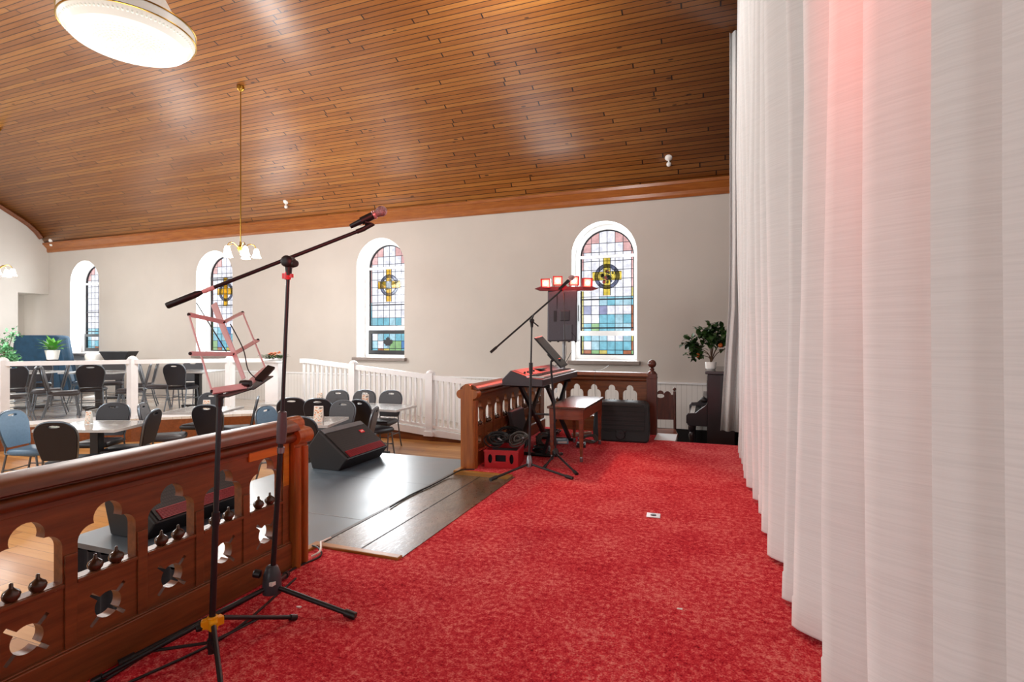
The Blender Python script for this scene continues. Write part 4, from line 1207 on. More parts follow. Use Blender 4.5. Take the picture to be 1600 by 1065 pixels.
make_mic('handheld microphone clipped to the high end of the front boom', ma, mbb)

# music stand
SB = Vector((-1.72, 1.47, 0)); Ds = 2.0
mu = thing('music_stand', 'folding wire music stand with yellow clutch in front of the near altar rail', 'music stand', SB)
Q = lambda px, py, d: deep(px, py, d) - SB
b0, b1 = Q(331, 1010, Ds), Q(343, 622, Ds)
m = MB(); m.tube([Q(330, 1020, Ds), Q(337, 812, Ds)], .0115, 12); m.build('lower_tube', M['black'], mu, smooth=True)
m = MB(); m.tube([Q(337, 812, Ds), b1], .0095, 12); m.build('upper_tube', plain('slate_tube', '2e3a3f', .35, metal=.3), mu, smooth=True)
m = MB(); m.tube([Q(336.6, 820, Ds), Q(337.2, 800, Ds)], .014, 12); m.build('collar', M['charcoal'], mu, smooth=True)
yc = Q(332, 971, Ds)
m = MB(); m.tube([yc + Vector((0, 0, -.025)), yc + Vector((0, 0, .022))], .02, 14)
fs3 = [onz(459, 964, .012) - SB, Vector((-2.0, 1.24, .012)) - SB, onz(347, 1085, .012) - SB]
dirs = []
for e in fs3:
    d = Vector((e.x - yc.x, e.y - yc.y, 0)).normalized(); dirs.append(d); s = Vector((-d.y, d.x, 0)) * .014
    c = yc + d * .038
    m.hexa([yc - s + Vector((0, 0, -.02)), c - s + Vector((0, 0, -.02)), c + s + Vector((0, 0, -.02)), yc + s + Vector((0, 0, -.02))], [yc - s + Vector((0, 0, .016)), c - s + Vector((0, 0, .012)), c + s + Vector((0, 0, .012)), yc + s + Vector((0, 0, .016))])
m.build('yellow_clutch', M['yellow'], mu, bevel=.004)
m = MB(); knobby(m, yc + Vector((-.02, -.022, -.012)), (-.6, -1, 0), .012, .02); m.build('clutch_knob', M['black'], mu, smooth=True)
low = Q(331, 1003, Ds)
for e, d in zip(fs3, dirs):
    a = yc + d * .04; b = e; m = MB(); m.tube([a, b], .009, 10); lg = m.build('leg', M['black'], mu, smooth=True)
    m = MB(); t = (b - a).normalized(); m.tube([b - t * .02, b + t * .012], .0125, 10); m.build('rubber_foot', M['black'], lg, smooth=True)
    m = MB(); m.tube([low, a + (b - a) * .5], .006, 8); m.build('brace', M['black'], mu, smooth=True)
m = MB(); m.tube([low - Vector((0, 0, .02)), low + Vector((0, 0, .015))], .016, 12); m.build('brace_collar', M['black'], mu, smooth=True)
# desk
def flat(m, a, b, w, t, nrm):
    a, b = Vector(a), Vector(b); d = (b - a).normalized(); n = (nrm - d * nrm.dot(d)).normalized(); s = d.cross(n).normalized() * w / 2; n = n * t / 2
    m.hexa([a - s - n, b - s - n, b + s - n, a + s - n], [a - s + n, b - s + n, b + s + n, a + s + n])
H = Q(384, 603, 2.04); LE = Q(331, 611, 1.94); RE = Q(415, 576, 2.18)
tl, tr_, tc = Q(295, 491, 1.98), Q(379, 488, 2.26), Q(350, 503, 2.13)
ml, mr, mc = Q(297, 552, 1.90), Q(403, 531, 2.24), Q(365, 553, 2.09)
nL = fw * -1
m = MB(); flat(m, LE, H, .024, .012, Vector((0, 0, .3)) - fw); m.build('ledge', M['redlitmetal'], mu, bevel=.002)
m = MB(); flat(m, H, RE, .024, .012, Vector((0, 0, .3)) - fw); m.build('ledge', M['redlitmetal'], mu, bevel=.002)
m = MB(); up3 = Vector((0, 0, .03))
flat(m, H + Vector((0, 0, -.012)), LE + Vector((.05, 0, -.018)), .05, .004, Vector((0, 0, 1)))
flat(m, H + Vector((.01, 0, -.012)), RE + Vector((.01, 0, -.03)), .05, .004, Vector((0, 0, 1)))
m.build('ledge_tray', M['charcoal'], mu)
m = MB(); sp = [Q(334, 474, 2.17), Q(350, 515, 2.12), Q(366, 553, 2.09), Q(381, 592, 2.05)]
wd = [.026, .024, .018, .017]; vs = []
dd = (sp[-1] - sp[0]).normalized(); s = dd.cross(nL).normalized(); nn = nL * .003
for p_, w in zip(sp, wd): vs += [p_ - s * w / 1 * .5 - nn, p_ + s * w * .5 - nn, p_ + s * w * .5 + nn, p_ - s * w * .5 + nn]
fsx = [(0, 1, 2, 3), (12, 15, 14, 13)]
for i in range(3):
    for k in range(4): fsx.append((i * 4 + k, i * 4 + (k + 1) % 4, (i + 1) * 4 + (k + 1) % 4, (i + 1) * 4 + k))
m.add(vs, fsx); m.build('spine', M['redlitmetal'], mu, bevel=.002)
for a, b in ((tl, tc), (tc, tr_), (ml, mc), (mc, mr)):
    m = MB(); flat(m, a, b, .016, .005, nL); m.build('cross_arm', M['redlitmetal'], mu)
for a, b, c in ((LE, ml * .5 + mc * .0 + ml * .5, tl), (RE, mr, tr_)):
    m = MB(); m.tube([a, a + (c - a) * .5, c], .0035, 8); m.build('side_rod', M['redlitmetal'], mu, smooth=True)
for p_ in (tl, tr_, ml, mr, mc, tc, LE, RE):
    m = MB(); m.ball(p_, .0065, 10); m.build('rivet', M['charcoal'], mu, smooth=True)
m = MB(); m.tube([Q(307, 473, 2.2), Q(355, 551, 2.11)], .0022, 8); m.build('page_arm', M['black'], mu, smooth=True)
m = MB(); m.tube(bez([Q(360, 506, 2.14), Q(380, 545, 2.12), Q(388, 578, 2.1), Q(404, 594, 2.08)], 6), .0022, 8); m.build('page_arm', M['black'], mu, smooth=True)
m = MB(); flat(m, b1 + Vector((0, 0, -.0)), H + Vector((0, 0, .008)), .02, .014, Vector((0, 0, 1))); m.tube([b1 - Vector((0, 0, .03)), b1 + Vector((0, 0, .03))], .013, 12); m.lathe([(.012, -.02), (.014, 0), (.012, .02)], H + Vector((0, 0, .01)), 12, axis=side)
m.build('tilt_bracket', M['black'], mu, smooth=True)
m = MB(); flat(m, Q(404, 594, 2.08), Q(424, 573, 2.16), .03, .01, nL); m.build('clip', M['black'], mu)

# back boom stand by the keyboard
B2 = Vector((-1.47, 4.63, 0)); D2 = 4.82
m2 = thing('microphone_stand', 'black boom microphone stand in front of the keyboard by the bench', 'microphone stand', B2)
Q2 = lambda px, py, d=D2: deep(px, py, d) - B2
hb = Q2(827, 724)
m = MB(); m.lathe([(.02, -.03), (.03, -.025), (.03, .01), (.018, .07), (.013, .075)], hb, 16); m.build('hub', M['greymetal'], m2, smooth=True)
for e in (onz(769, 748, .012) - B2, onz(892, 746, .012) - B2, Vector((-.18, .38, .012))):
    m = MB(); m.tube([hb, e], .0105, 10); lg = m.build('leg', M['black'], m2, smooth=True)
    d = (e - hb).normalized(); m = MB(); m.tube([e - d * .05, e + d * .02], .0165, 10); m.build('rubber_foot', M['black'], lg, smooth=True)
pv2 = Q2(831, 501)
cl2 = Q2(829.5, 575)
m = MB(); m.tube([hb, cl2], .0115, 12); m.build('lower_tube', M['black'], m2, smooth=True)
m = MB(); m.tube([cl2, pv2], .008, 12); m.build('upper_tube', M['charcoal'], m2, smooth=True)
m = MB(); m.tube([cl2 - Vector((0, 0, .05)), cl2 + Vector((0, 0, .05))], .018, 14); m.build('height_clutch', M['charcoal'], m2, smooth=True)
t2, e2 = Q2(768, 549, D2 - .15), Q2(879, 452, D2 + .15); d2 = (e2 - t2).normalized()
m = MB(); m.tube([t2, e2], .0085, 12); m.build('boom', M['charcoal'], m2, smooth=True)
m = MB(); m.tube([t2 - d2 * .01, t2 + d2 * .06], .0125, 12); m.build('counterweight', M['black'], m2, smooth=True)
m = MB(); m.lathe([(.014, -.03), (.022, -.025), (.022, .025), (.014, .03)], pv2, 14, axis=fw); m.tube([pv2 - Vector((0, 0, .06)), pv2], [.012, .018], 10); m.tube([pv2, pv2 + side * .06 + Vector((0, 0, -.05))], .006, 8); m.tube([pv2 + Vector((-.004, 0, 0)), pv2 + Vector((.02, 0, .06))], .007, 8); m.build('boom_pivot', M['black'], m2, smooth=True)
m = MB(); m.tube([e2 - d2 * .01, e2 + d2 * .05], .015, 12); m.build('microphone_clip', M['redcollar'], m2, smooth=True)
make_mic('small microphone on the back boom end under the red lamps', e2 + B2 - d2 * .05 + Vector((0, 0, .03)), e2 + B2 + d2 * .13 + Vector((0, 0, .035)))

# tablet stand
B3 = Vector((-1.36, 4.98, 0)); D3 = 5.14
ts = thing('tablet_stand', 'slim black pole stand holding a tablet beside the keyboard', 'tablet stand', B3)
Q3 = lambda px, py, d=D3: deep(px, py, d) - B3
hb = Q3(868, 708)
m = MB(); m.lathe([(.02, -.03), (.032, -.02), (.032, .02), (.014, .05)], hb, 14); m.build('hub', M['black'], ts, smooth=True)
for e in (onz(900, 739, .012) - B3, Vector((-.06, .36, .012)), Vector((-.06, -.26, .012))):
    m = MB(); m.tube([hb, e], .010, 10); lg = m.build('leg', M['black'], ts, smooth=True)
    d = (e - hb).normalized(); m = MB(); m.tube([e - d * .04, e + d * .02], .016, 10); m.build('rubber_foot', M['black'], lg, smooth=True)
tp3 = Q3(861, 572)
m = MB(); m.tube(bez([hb, Q3(866, 640), tp3, Q3(864, 563), Q3(872, 560)], 6), .0105, 10); m.build('pole', M['charcoal'], ts, smooth=True)
m = MB(); c = Q3(868, 562); m.tube([c - side * .02, c + side * .05], .014, 10); m.build('holder', M['black'], ts, smooth=True)
tb = thing('tablet', 'dark tablet tilted above the keyboard beneath the loudspeaker', 'tablet', B3)
q0, q1 = Q3(840, 527, 5.2), Q3(881, 573, 5.12); dq = (q1 - q0).normalized(); nq = Vector((dq.z, 0, -dq.x)); nq = (side * .35 + Vector((0, 0, .33)) + fw * -.2); nq = (nq - dq * nq.dot(dq)).normalized(); sq = dq.cross(nq).normalized()
def tbox(a0, a1, s0, s1, h0, h1):
    r = []
    for h in (h0, h1):
        for (a, s_) in ((a0, s0), (a1, s0), (a1, s1), (a0, s1)): r.append(q0 + dq * a + sq * s_ + nq * h)
    return r
L3 = (q1 - q0).length
m = MB(); r = tbox(0, L3, -.1, .1, 0, .012); m.hexa(r[:4], r[4:]); m.build('body', M['charcoal'], tb, bevel=.003)
m = MB(); r = tbox(.015, L3 - .015, -.09, .09, .012, .0135); m.hexa(r[:4], r[4:]); m.build('screen', M['screen'], tb)
m = MB(); r = tbox(L3 * .5, L3 * .72, -.05, .05, -.03, 0); m.hexa(r[:4], r[4:]); m.build('clamp', M['black'], tb, bevel=.004)

# loudspeaker on pole, behind the corner of the rails
SPC = deep(881, 533, 7.45)
pk = thing('speaker_pole', 'grey tripod pole carrying the loudspeaker behind the altar rail', 'speaker stand', (SPC.x, SPC.y, FLOOR))
zt_ = SPC.z - FLOOR
m = MB(); m.tube([(0, 0, .08), (0, 0, zt_ - .003)], .02, 14); m.build('pole', M['greymetal'], pk, smooth=True)
m = MB(); m.tube([(0, 0, .7), (0, 0, .8)], .032, 14); m.build('collar', M['black'], pk, smooth=True)
for k in range(3):
    a = math.radians(80 + 120 * k); e = (.16 * math.cos(a), .16 * math.sin(a), .014)
    m = MB(); m.tube([(0, 0, .7), e], .012, 10); m.build('leg', M['black'], pk, smooth=True)
ps_ = thing('loudspeaker', 'dark grey loudspeaker raised on a pole beside the right stained window', 'loudspeaker', (SPC.x, SPC.y, SPC.z), TH + math.radians(-14))
m = MB(); W2, Dh, Hh = .205, .18, .70
m.hexa([(-W2, -Dh, 0), (W2, -Dh, 0), (W2 * 1.0, Dh, 0), (-W2, Dh, 0)], [(-W2, -Dh * .85, Hh), (W2, -Dh * .85, Hh), (W2, Dh, Hh), (-W2, Dh, Hh)]); m.build('cabinet', plain('grey_cabinet', '47464f', .5, scale=60, bump=.08), ps_, bevel=.018)
def yb(z): return -Dh + Dh * .15 * z / Hh
dk = plain('recess_dark', '201f24', .6)
m = MB()
m.box((-.115, yb(.35) - .006, .27), (-.075, yb(.35) + .05, .42)); m.build('handle_recess', dk, ps_)
m = MB(); m.box((-.035, yb(.35) - .008, .27), (.115, yb(.35) + .05, .43)); m.build('rear_handle', plain('handle_grey', '35333a', .5), ps_, bevel=.02)
m = MB(); m.box((.02, yb(.12) - .01, .02), (.14, yb(.12) + .05, .23)); m.build('amplifier_panel', plain('panel_slate', '4d5058', .45), ps_, bevel=.006)
m = MB(); m.box((.02, yb(.6) - .006, .5), (.03, yb(.6) + .05, .66)); m.box((-.075, yb(.6) - .006, .1), (-.066, yb(.6) + .06, .64)); m.build('rib', dk, ps_)
for sx in (-.17, -.06, .09, .18):
    m = MB(); m.lathe([(.014, -.012), (.016, .002)], (sx, -.13, 0), 10); m.build('foot', M['black'], ps_)
m = MB(); m.box((.2, -.05, .28), (.209, .06, .50)); m.build('side_handle', dk, ps_)

# light bar
LB = deep(885, 451, 7.35)
lb = thing('light_bar', 'bar of four glowing red spotlights mounted on top of the loudspeaker', 'stage light', (LB.x, LB.y, LB.z), TH)
m = MB(); bl_ = [(-.44, .0), (-.36, .03), (.36, .03), (.44, 0), (.36, -.03), (-.36, -.03)]
m.prism([bl_], lambda u, v, w: (u, -.03 + .06 * w, v)); m.build('bar', plain('red_lit_bar_metal', '5a3036', .35, metal=.3), lb, bevel=.004)  # red glow of the lamps put into the bar's own colour
m = MB(); m.tube([(0, .0, -.016), (0, 0, .02)], .018, 10); m.build('bracket', M['black'], lb)
red_body = plain('red_housing', '8a1418', .4)
for sx, sz, sr in ((-.28, .075, -.5), (-.12, .11, -.15), (.10, .11, .15), (.28, .085, .5)):
    a = Vector((math.sin(sr) * .6, -1, -.12)).normalized()
    c = Vector((sx, 0, sz)); uu = a.cross(Vector((0, 0, 1))).normalized(); vv = uu.cross(a).normalized()
    def sq(r, h): return [c + a * h + uu * r * i + vv * r * j for i, j in ((-1, -1), (1, -1), (1, 1), (-1, 1))]
    m = MB(); rg = [sq(.035, -.10), sq(.062, -.05), sq(.066, .055), sq(.058, .055), sq(.054, -.02)]
    for p_, q_ in zip(rg, rg[1:]): m.add(p_ + q_, [(k, (k + 1) % 4, 4 + (k + 1) % 4, 4 + k) for k in range(4)])
    m.add(rg[0], [(0, 1, 2, 3)])
    hs = m.build('lamp_housing', red_body, lb, bevel=.004)
    m = MB(); m.hexa(sq(.05, .02), sq(.05, .03)); m.build('lens', M['lamp'], hs, bevel=.004)
    m = MB(); m.ball(c + a * .03, .03, 12); m.build('bulb', M['lamphot'], hs, smooth=True)
    m = MB(); m.tube([(sx - .05, 0, .02), (sx - .055, 0, sz), (sx - .05, 0, sz)], .005, 6); m.tube([(sx + .05, 0, .02), (sx + .055, 0, sz)], .005, 6); m.build('yoke', M['black'], hs)

# floor speaker by the rear rail
fsx_ = thing('floor_speaker', 'large black loudspeaker lying on its side against the rear altar rail', 'loudspeaker', (-.97, 6.46, 0), math.radians(4))
m = MB(); pf = [(-.2, 0), (.20, 0), (.24, .1), (.17, .40), (.10, .445), (-.12, .445), (-.2, .36)]
m.prism([pf], lambda u, v, w: (-.32 + .64 * w, u - .02, v)); 
m = MB()
sh = [(-.32, .03), (-.30, 0), (.30, 0), (.32, .03), (.325, .16), (.315, .40), (.28, .445), (-.27, .45), (-.31, .41), (-.325, .16)]
m.prism([sh], lambda u, v, w: (u, -.22 + .14 * (v / .45) + w * (.42 - .14 * (v / .45)), v)); m.build('cabinet', M['blackrough'], fsx_, bevel=.02)
m = MB()
g = [(-.27, .13), (-.07, .13), (-.04, .10), (.04, .10), (.07, .13), (.27, .13), (.275, .38), (.24, .42), (-.23, .42), (-.27, .38)]
m.prism([g], lambda u, v, w: (u, -.232 + .14 * (v / .45) + w * .02, v)); m.build('grille', M['grille'], fsx_, bevel=.006)
m = MB(); m.lathe([(.055, 0), (.05, .012), (.02, .012)], (0, -.222, .085), 18, axis=(0, -1, .2)); m.build('port_handle', M['blackrough'], fsx_, smooth=True)
m = MB(); m.tube([(.05 * math.cos(2 * PI * k / 20), -.226 + .0, .085 + .022 * math.sin(2 * PI * k / 20)) for k in range(20)], .006, 8, closed=True); m.build('handle_ring', M['charcoal'], fsx_, smooth=True)

# red crate, cables, small items beneath the keyboard
ca = onz(752.5, 733, 0); cb_ = onz(806, 734, 0)
cr = thing('plastic_crate', 'red plastic crate with dark hand openings full of cables beside the rail end post', 'crate', ((ca.x + cb_.x) / 2, 4.60, 0), math.radians(10))
cw = (cb_ - ca).length / 2; chh = .165
m = MB()
ol = [(-cw, 0), (cw, 0), (cw * 1.02, chh), (-cw * 1.02, chh)]
def ovl(x, z, a, b): return [(x + a * math.cos(2 * PI * k / 14), z + b * math.sin(2 * PI * k / 14)) for k in range(14)][::-1]
hl = [ovl(-cw * .66, .085, .02, .042), ovl(cw * .62, .085, .02, .046), [(-.055, .06), (-.055, .12), (.045, .12), (.045, .06)]]
m.prism([ol] + hl, lambda u, v, w: (u, .012 * w, v)); m.prism([ol], lambda u, v, w: (u, .34 + .012 * w, v))
m.box((-cw, .012, 0), (-cw + .012, .34, chh)); m.box((cw - .012, .012, 0), (cw, .34, chh)); m.box((-cw, .012, 0), (cw, .34, .012))
m.box((-cw - .008, -.008, chh - .018), (cw + .008, .0, chh)); m.box((cw, -.008, chh - .018), (cw + .008, .36, chh))
m.build('crate_body', M['redplastic'], cr, bevel=.003)
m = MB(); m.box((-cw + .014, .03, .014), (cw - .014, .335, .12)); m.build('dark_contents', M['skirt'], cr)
def coil(label, c, R, n, r=.006, mat='cable', tiltv=(0, 0, 1), seed=1, name='cable_coil', jit=.3):
    rn = random.Random(seed); q = Vector((0, 0, 1)).rotation_difference(Vector(tiltv).normalized()).to_matrix()
    root = thing(name, label, 'cable', c); pts = []
    m = MB(); ph = rn.random() * 6; dxx = dyy = 0
    for k in range(n * 14):
        a = 2 * PI * k / 14
        if k % 14 == 0: dxx, dyy, rad, hz = rn.uniform(-1, 1) * R * jit * .5, rn.uniform(-1, 1) * R * jit * .5, R * rn.uniform(1 - jit, 1 + jit * .5), rn.uniform(.0, .03)
        pts.append(q @ Vector((dxx + rad * math.cos(a), dyy + rad * math.sin(a) * .85, r + hz + .004 * k / 14 + .008 * math.sin(a * 2 + ph))))
    m.tube(bez(pts[::2], 3), r, 6); m.build('loops', M[mat], root, smooth=True)
    e = pts[-1]; m = MB(); d = Vector((rn.uniform(-1, 1), rn.uniform(-1, 0), .3)).normalized(); m.tube([e, e + d * .05], .009, 8); m.build('plug', M['greymetal'], root, smooth=True)
    return root
coil('tangled black cables heaped on top of the red crate', (-1.88, 4.72, chh + .04), .085, 11, .007, 'cable', (.1, -.5, .8), 4, jit=.6)
coil('looped black cables piled against the side rail above the red crate', (-1.88, 5.10, .17), .13, 9, .007, 'cable', (.3, -.8, .35), 31, jit=.5)
coil('grey-brown cable loops bulging over the back of the red crate', (-1.69, 4.80, chh + .05), .08, 8, .007, 'cablegrey', (-.2, -.6, .7), 33, jit=.6)
coil('brown-grey cable coil leaning behind the red crate against the side rail', (-1.72, 5.80, .02), .10, 8, .008, 'cablegrey', (.35, -.6, .6), 9)
coil('black cable coil on the carpet beside the red crate', (-1.64, 5.38, .0), .10, 8, .007, 'cable', (0, 0, 1), 6)
coil('grey cable loops on the carpet under the bench', (-1.30, 6.12, .0), .11, 6, .007, 'cablegrey', (0, -.3, 1), 15)
coil('dark cable tangle beneath the far end of the keyboard', (-1.86, 6.42, .0), .12, 8, .008, 'cable', (0, 0, 1), 21)
p = onz(899, 692, .0); o = thing('foot_pedal', 'small black foot pedal on the carpet behind the bench leg', 'pedal', (p.x + .10, p.y - .14, 0), .2)
m = MB(); m.box((-.05, -.1, 0), (.05, .1, .03)); m.build('base', M['black'], o, bevel=.004)
m = MB(); m.hexa([(-.04, -.1, .032), (.04, -.1, .032), (.04, .06, .032), (-.04, .06, .032)], [(-.04, -.1, .05), (.04, -.1, .05), (.04, .06, .036), (-.04, .06, .036)]); m.build('treadle', M['charcoal'], o)
p = onz(877, 693, .0); o = thing('adapter_box', 'pale blue box on the carpet beneath the bench', 'box', (p.x, p.y + .04, 0), .3)
m = MB(); m.box((-.07, -.06, 0), (.07, .06, .045)); m.build('body', M['bluebox'], o, bevel=.006)
m = MB(); m.box((-.05, -.063, .012), (.05, -.06, .034)); m.build('front_panel', M['papers'], o)
p = onz(880, 678, .0); o = thing('power_strip', 'beige power strip lying among cables under the bench', 'power strip', (-1.47, 6.5, 0), .9)
m = MB(); m.box((-.14, -.03, 0), (.14, .03, .04)); m.build('body', plain('beige_plastic', 'b5a897', .5), o, bevel=.006)
for k in range(4):
    m = MB(); m.box((-.11 + .06 * k, -.015, .04), (-.08 + .06 * k, .015, .042)); m.build('socket', M['black'], o)
# leaning dark board between rail and stand
p = Vector((-1.985, 5.55, 0)); o = thing('folded_case', 'grey-brown flat case leaning against the side rail beneath the keyboard', 'case', p)
m = MB(); m.hexa([(.03, -.2, 0), (.09, -.2, 0), (.09, .2, 0), (.03, .2, 0)], [(-.04, -.2, .42), (.01, -.2, .42), (.01, .2, .42), (-.04, .2, .42)]); m.build('body', plain('grey_brown_case', '3d3435', .6), o, bevel=.01)
m = MB(); m.tube([(.07, -.06, .1), (.09, -.05, .13), (.09, .05, .13), (.07, .06, .1)], .007, 6); m.build('handle', M['black'], o, smooth=True)

# floor box plate
p = onz(1021, 805.5, 0)
o = thing('floor_outlet', 'small silver outlet plate set in the red carpet', 'floor outlet', (p.x, p.y, 0), math.radians(3))
m = MB(); m.box((-.045, -.045, 0), (.045, .045, .005)); m.build('plate', plain('brushed_plate', 'c6cacb', .4, metal=.7), o, bevel=.001)
m = MB(); m.lathe([(.02, .005), (.018, .008)], n=16); m.build('cover', M['charcoal'], o)
for px, py, lab in ((467, 948, 'tiny white paper scrap on the carpet near the front boom stand leg'), (1062, 951, 'tiny pale paper scrap on the carpet in front of the curtain')):
    p = onz(px, py, 0); m = MB(); m.hexa([(-.012, -.004, 0), (.012, -.006, 0), (.012, .005, 0), (-.01, .005, 0)], [(-.012, -.004, .003), (.012, -.006, .005), (.012, .005, .004), (-.01, .005, .002)])
    o = m.build('paper_scrap', M['papers']); o.location = p; tag(o, lab, 'paper scrap')

# cables along the near rail and off the stage edge
def cable(name, label, pts, r=.005, mat='cable'):
    m = MB(); m.tube(bez(pts, 8), r, 8); o = m.build(name, M[mat], smooth=True); tag(o, label, 'cable'); return o
cable('floor_cable', 'black cable running along the carpet beside the near altar rail', [(-2.0, .75, .006), (-1.97, 1.1, .006), (-2.0, 1.5, .006), (-1.98, 1.9, .006), (-2.02, 2.2, .006), (-2.0, 2.38, .006), (-2.06, 2.44, .02), (-2.12, 2.46, .02)])
cable('floor_cable', 'black cable crossing the carpet under the front stands', [(-1.86, .9, .006), (-1.9, 1.2, .006), (-1.82, 1.6, .006), (-1.9, 2.0, .006), (-1.93, 2.12, .006)])
cable('white_cord', 'short white cord looped over the oak nosing by the near end post', [(-2.04, 2.36, .008), (-2.02, 2.40, .02), (-2.06, 2.46, .022), (-2.11, 2.52, .02), (-2.17, 2.60, -.015), (-2.17, 2.68, -.018)], .006, 'papers')
cable('stage_cable', 'black cable running from the red crate over the strip edge', [(-1.98, 4.40, .02), (-2.08, 4.33, .022), (-2.14, 4.2, -.01), (-2.15, 3.9, -.014), (-2.17, 3.6, -.014), (-2.15, 3.3, -.014)], .006)
sp0 = SPC
cable('speaker_cable', 'thin cable hanging from the loudspeaker past the window sill', [SPC + Vector((.16, -.20, .12)), SPC + Vector((.22, -.22, .0)), SPC + Vector((.1, -.35, -.3)), Vector((SPC.x + .0, 6.83, .85)), Vector((SPC.x - .0, 6.82, .79))], .004)
cable('lamp_cable', 'thin grey cable hanging down the back of the loudspeaker', [LB - fw * .06 - side * .05 + Vector((0, 0, -.02)), SPC - fw * .33 - side * .03 + Vector((0, 0, .5)), SPC - fw * .31 - side * .02 + Vector((0, 0, .15)), SPC - fw * .26 + Vector((0, 0, -.2)), Vector((SPC.x + .02, 6.86, .79))], .004, 'cablegrey')
cable('wall_cable', 'thin cable dropping from the right window sill to the rear rail', [Vector((-1.62, WALL - .12, .74)), Vector((-1.55, 8.2, .72)), Vector((-1.42, 6.99, .785)), Vector((-1.38, 6.9, .78)), Vector((-1.37, 6.82, .70)), Vector((-1.37, 6.85, .45))], .003, 'cablegrey')

# ------------------------------------------------------------------ chandeliers and ceiling fixtures
def vault(y):
    for (y0, z0), (y1, z1) in zip(prof, prof[1:]):
        if y1 <= y <= y0: return z0 + (z1 - z0) * (y0 - y) / (y0 - y1)
    return 5
def brass_chandelier(label, x, y, zb):
    root = thing('brass_chandelier', label, 'chandelier', (x, y, zb), .5, 'brass chandeliers along the aisle')
    zt = vault(y) - zb
    m = MB(); m.tube([(0, 0, .2), (0, 0, zt)], .009, 8); m.build('rod', M['brass'], root, smooth=True)
    m = MB(); m.lathe([(.02, zt - .08), (.055, zt - .05), (.06, zt - .01), (.06, zt)], n=16); m.build('ceiling_rose', M['brass'], root, smooth=True)
    m = MB(); m.lathe([(.005, .06), (.03, .09), (.055, .13), (.05, .17), (.02, .19), (.014, .25)], n=18); m.build('hub', M['brass'], root, smooth=True)
    for k in range(5):
        a = 2 * PI * k / 5 + .3; c, s = math.cos(a), math.sin(a)
        m = MB(); m.tube(bez([(.04 * c, .04 * s, .15), (.13 * c, .13 * s, .215), (.2 * c, .2 * s, .2), (.235 * c, .235 * s, .14)], 6), .007, 8); ar = m.build('arm', M['brass'], root, smooth=True)
        m = MB(); m.lathe([(.018, .15), (.035, .135), (.045, .10), (.052, .05), (.075, .0), (.07, .0), (.045, .06), (.03, .12)], (.235 * c, .235 * s, 0), 18); m.build('glass_shade', M['shade'], ar, smooth=True)
    return root
def pt(name, loc, power, col, r=.25):
    l = bpy.data.lights.new(name, 'POINT'); l.energy = power; l.color = col; l.shadow_soft_size = r
    o = bpy.data.objects.new(name, l); COL.objects.link(o); o.location = loc; return o
c1 = deep(376, 401, 8.8); c2 = deep(-4, 430, 10.7)
brass_chandelier('five-light brass chandelier hanging above the white railing on a long rod', c1.x, c1.y, c1.z)
brass_chandelier('brass chandelier cut by the left frame edge near the end wall', c2.x, c2.y, c2.z)

cc = deep(203, 53, 5.0)
ch = thing('crystal_chandelier', 'large round crystal basket chandelier glowing white under the board ceiling', 'chandelier', (cc.x, cc.y, cc.z))
R = .53
m = MB(); m.lathe([(.02, -.12), (.3, -.115), (.46, -.085), (R - .02, -.03), (R, .0), (R, .09), (R - .015, .10), (.42, .12), (.2, .55), (.06, .8)], n=48); m.build('glass_basket', M['crystal'], ch, smooth=True, angle=30)
m = MB()
for rad, zz in ((R + .006, .0), (R + .006, .088), (R - .045, -.045)):
    m.tube([(rad * math.cos(2 * PI * k / 60), rad * math.sin(2 * PI * k / 60), zz) for k in range(60)], .007, 6, closed=True)
m.build('brass_hoop', M['brass'], ch, smooth=True)
m = MB(); rad = .03
while rad < R - .01:
    t = rad / R; zz = -.125 + .12 * t ** 3.2; n = max(6, int(2 * PI * rad / .034))
    for k in range(n):
        a = 2 * PI * k / n + rad * 9; m.ball((rad * math.cos(a), rad * math.sin(a), zz - .006), .0135, 6)
    rad += .0335
o = m.build('crystal_beads', M['crystalbead'], ch); o['kind'] = 'stuff'
m = MB(); zt = vault(cc.y) - cc.z; m.tube([(0, 0, .75), (0, 0, zt)], .012, 8); m.build('chain_rod', M['brass'], ch, smooth=True)
m = MB(); m.lathe([(.03, zt - .1), (.09, zt - .05), (.1, zt)], n=18); m.build('ceiling_rose', M['brass'], ch, smooth=True)

def ceiling_fixture(px, py, label):
    best = None
    for k in range(400):
        d = 6 + k * .03; p = deep(px, py, d)
        if p.y < 9.49 and p.z >= vault(p.y): best = p; break
    p = best or deep(px, py, 8.7)
    root = thing('ceiling_sensor', label, 'ceiling fixture', (p.x, p.y, p.z), TH, 'white ceiling fixtures')
    m = MB(); m.lathe([(.06, .03), (.065, .0), (.05, -.03), (.02, -.045)], n=18, axis=(0, .6, .8)); m.build('dome', M['pot'], root, smooth=True)
    m = MB(); m.tube([(0, 0, -.02), (0, 0, -.1)], .012, 8); m.build('stem', M['pot'], root)
    m = MB(); m.ball((0, 0, -.11), .04, 14); m.build('lamp_head', M['pot'], root, smooth=True)
ceiling_fixture(1045, 246, 'white twin ceiling fixture near the curtain')
ceiling_fixture(447, 315, 'white twin ceiling fixture above the microphone boom')
ceiling_fixture(80, 376, 'white ceiling fixture in the far corner above the arched moulding')

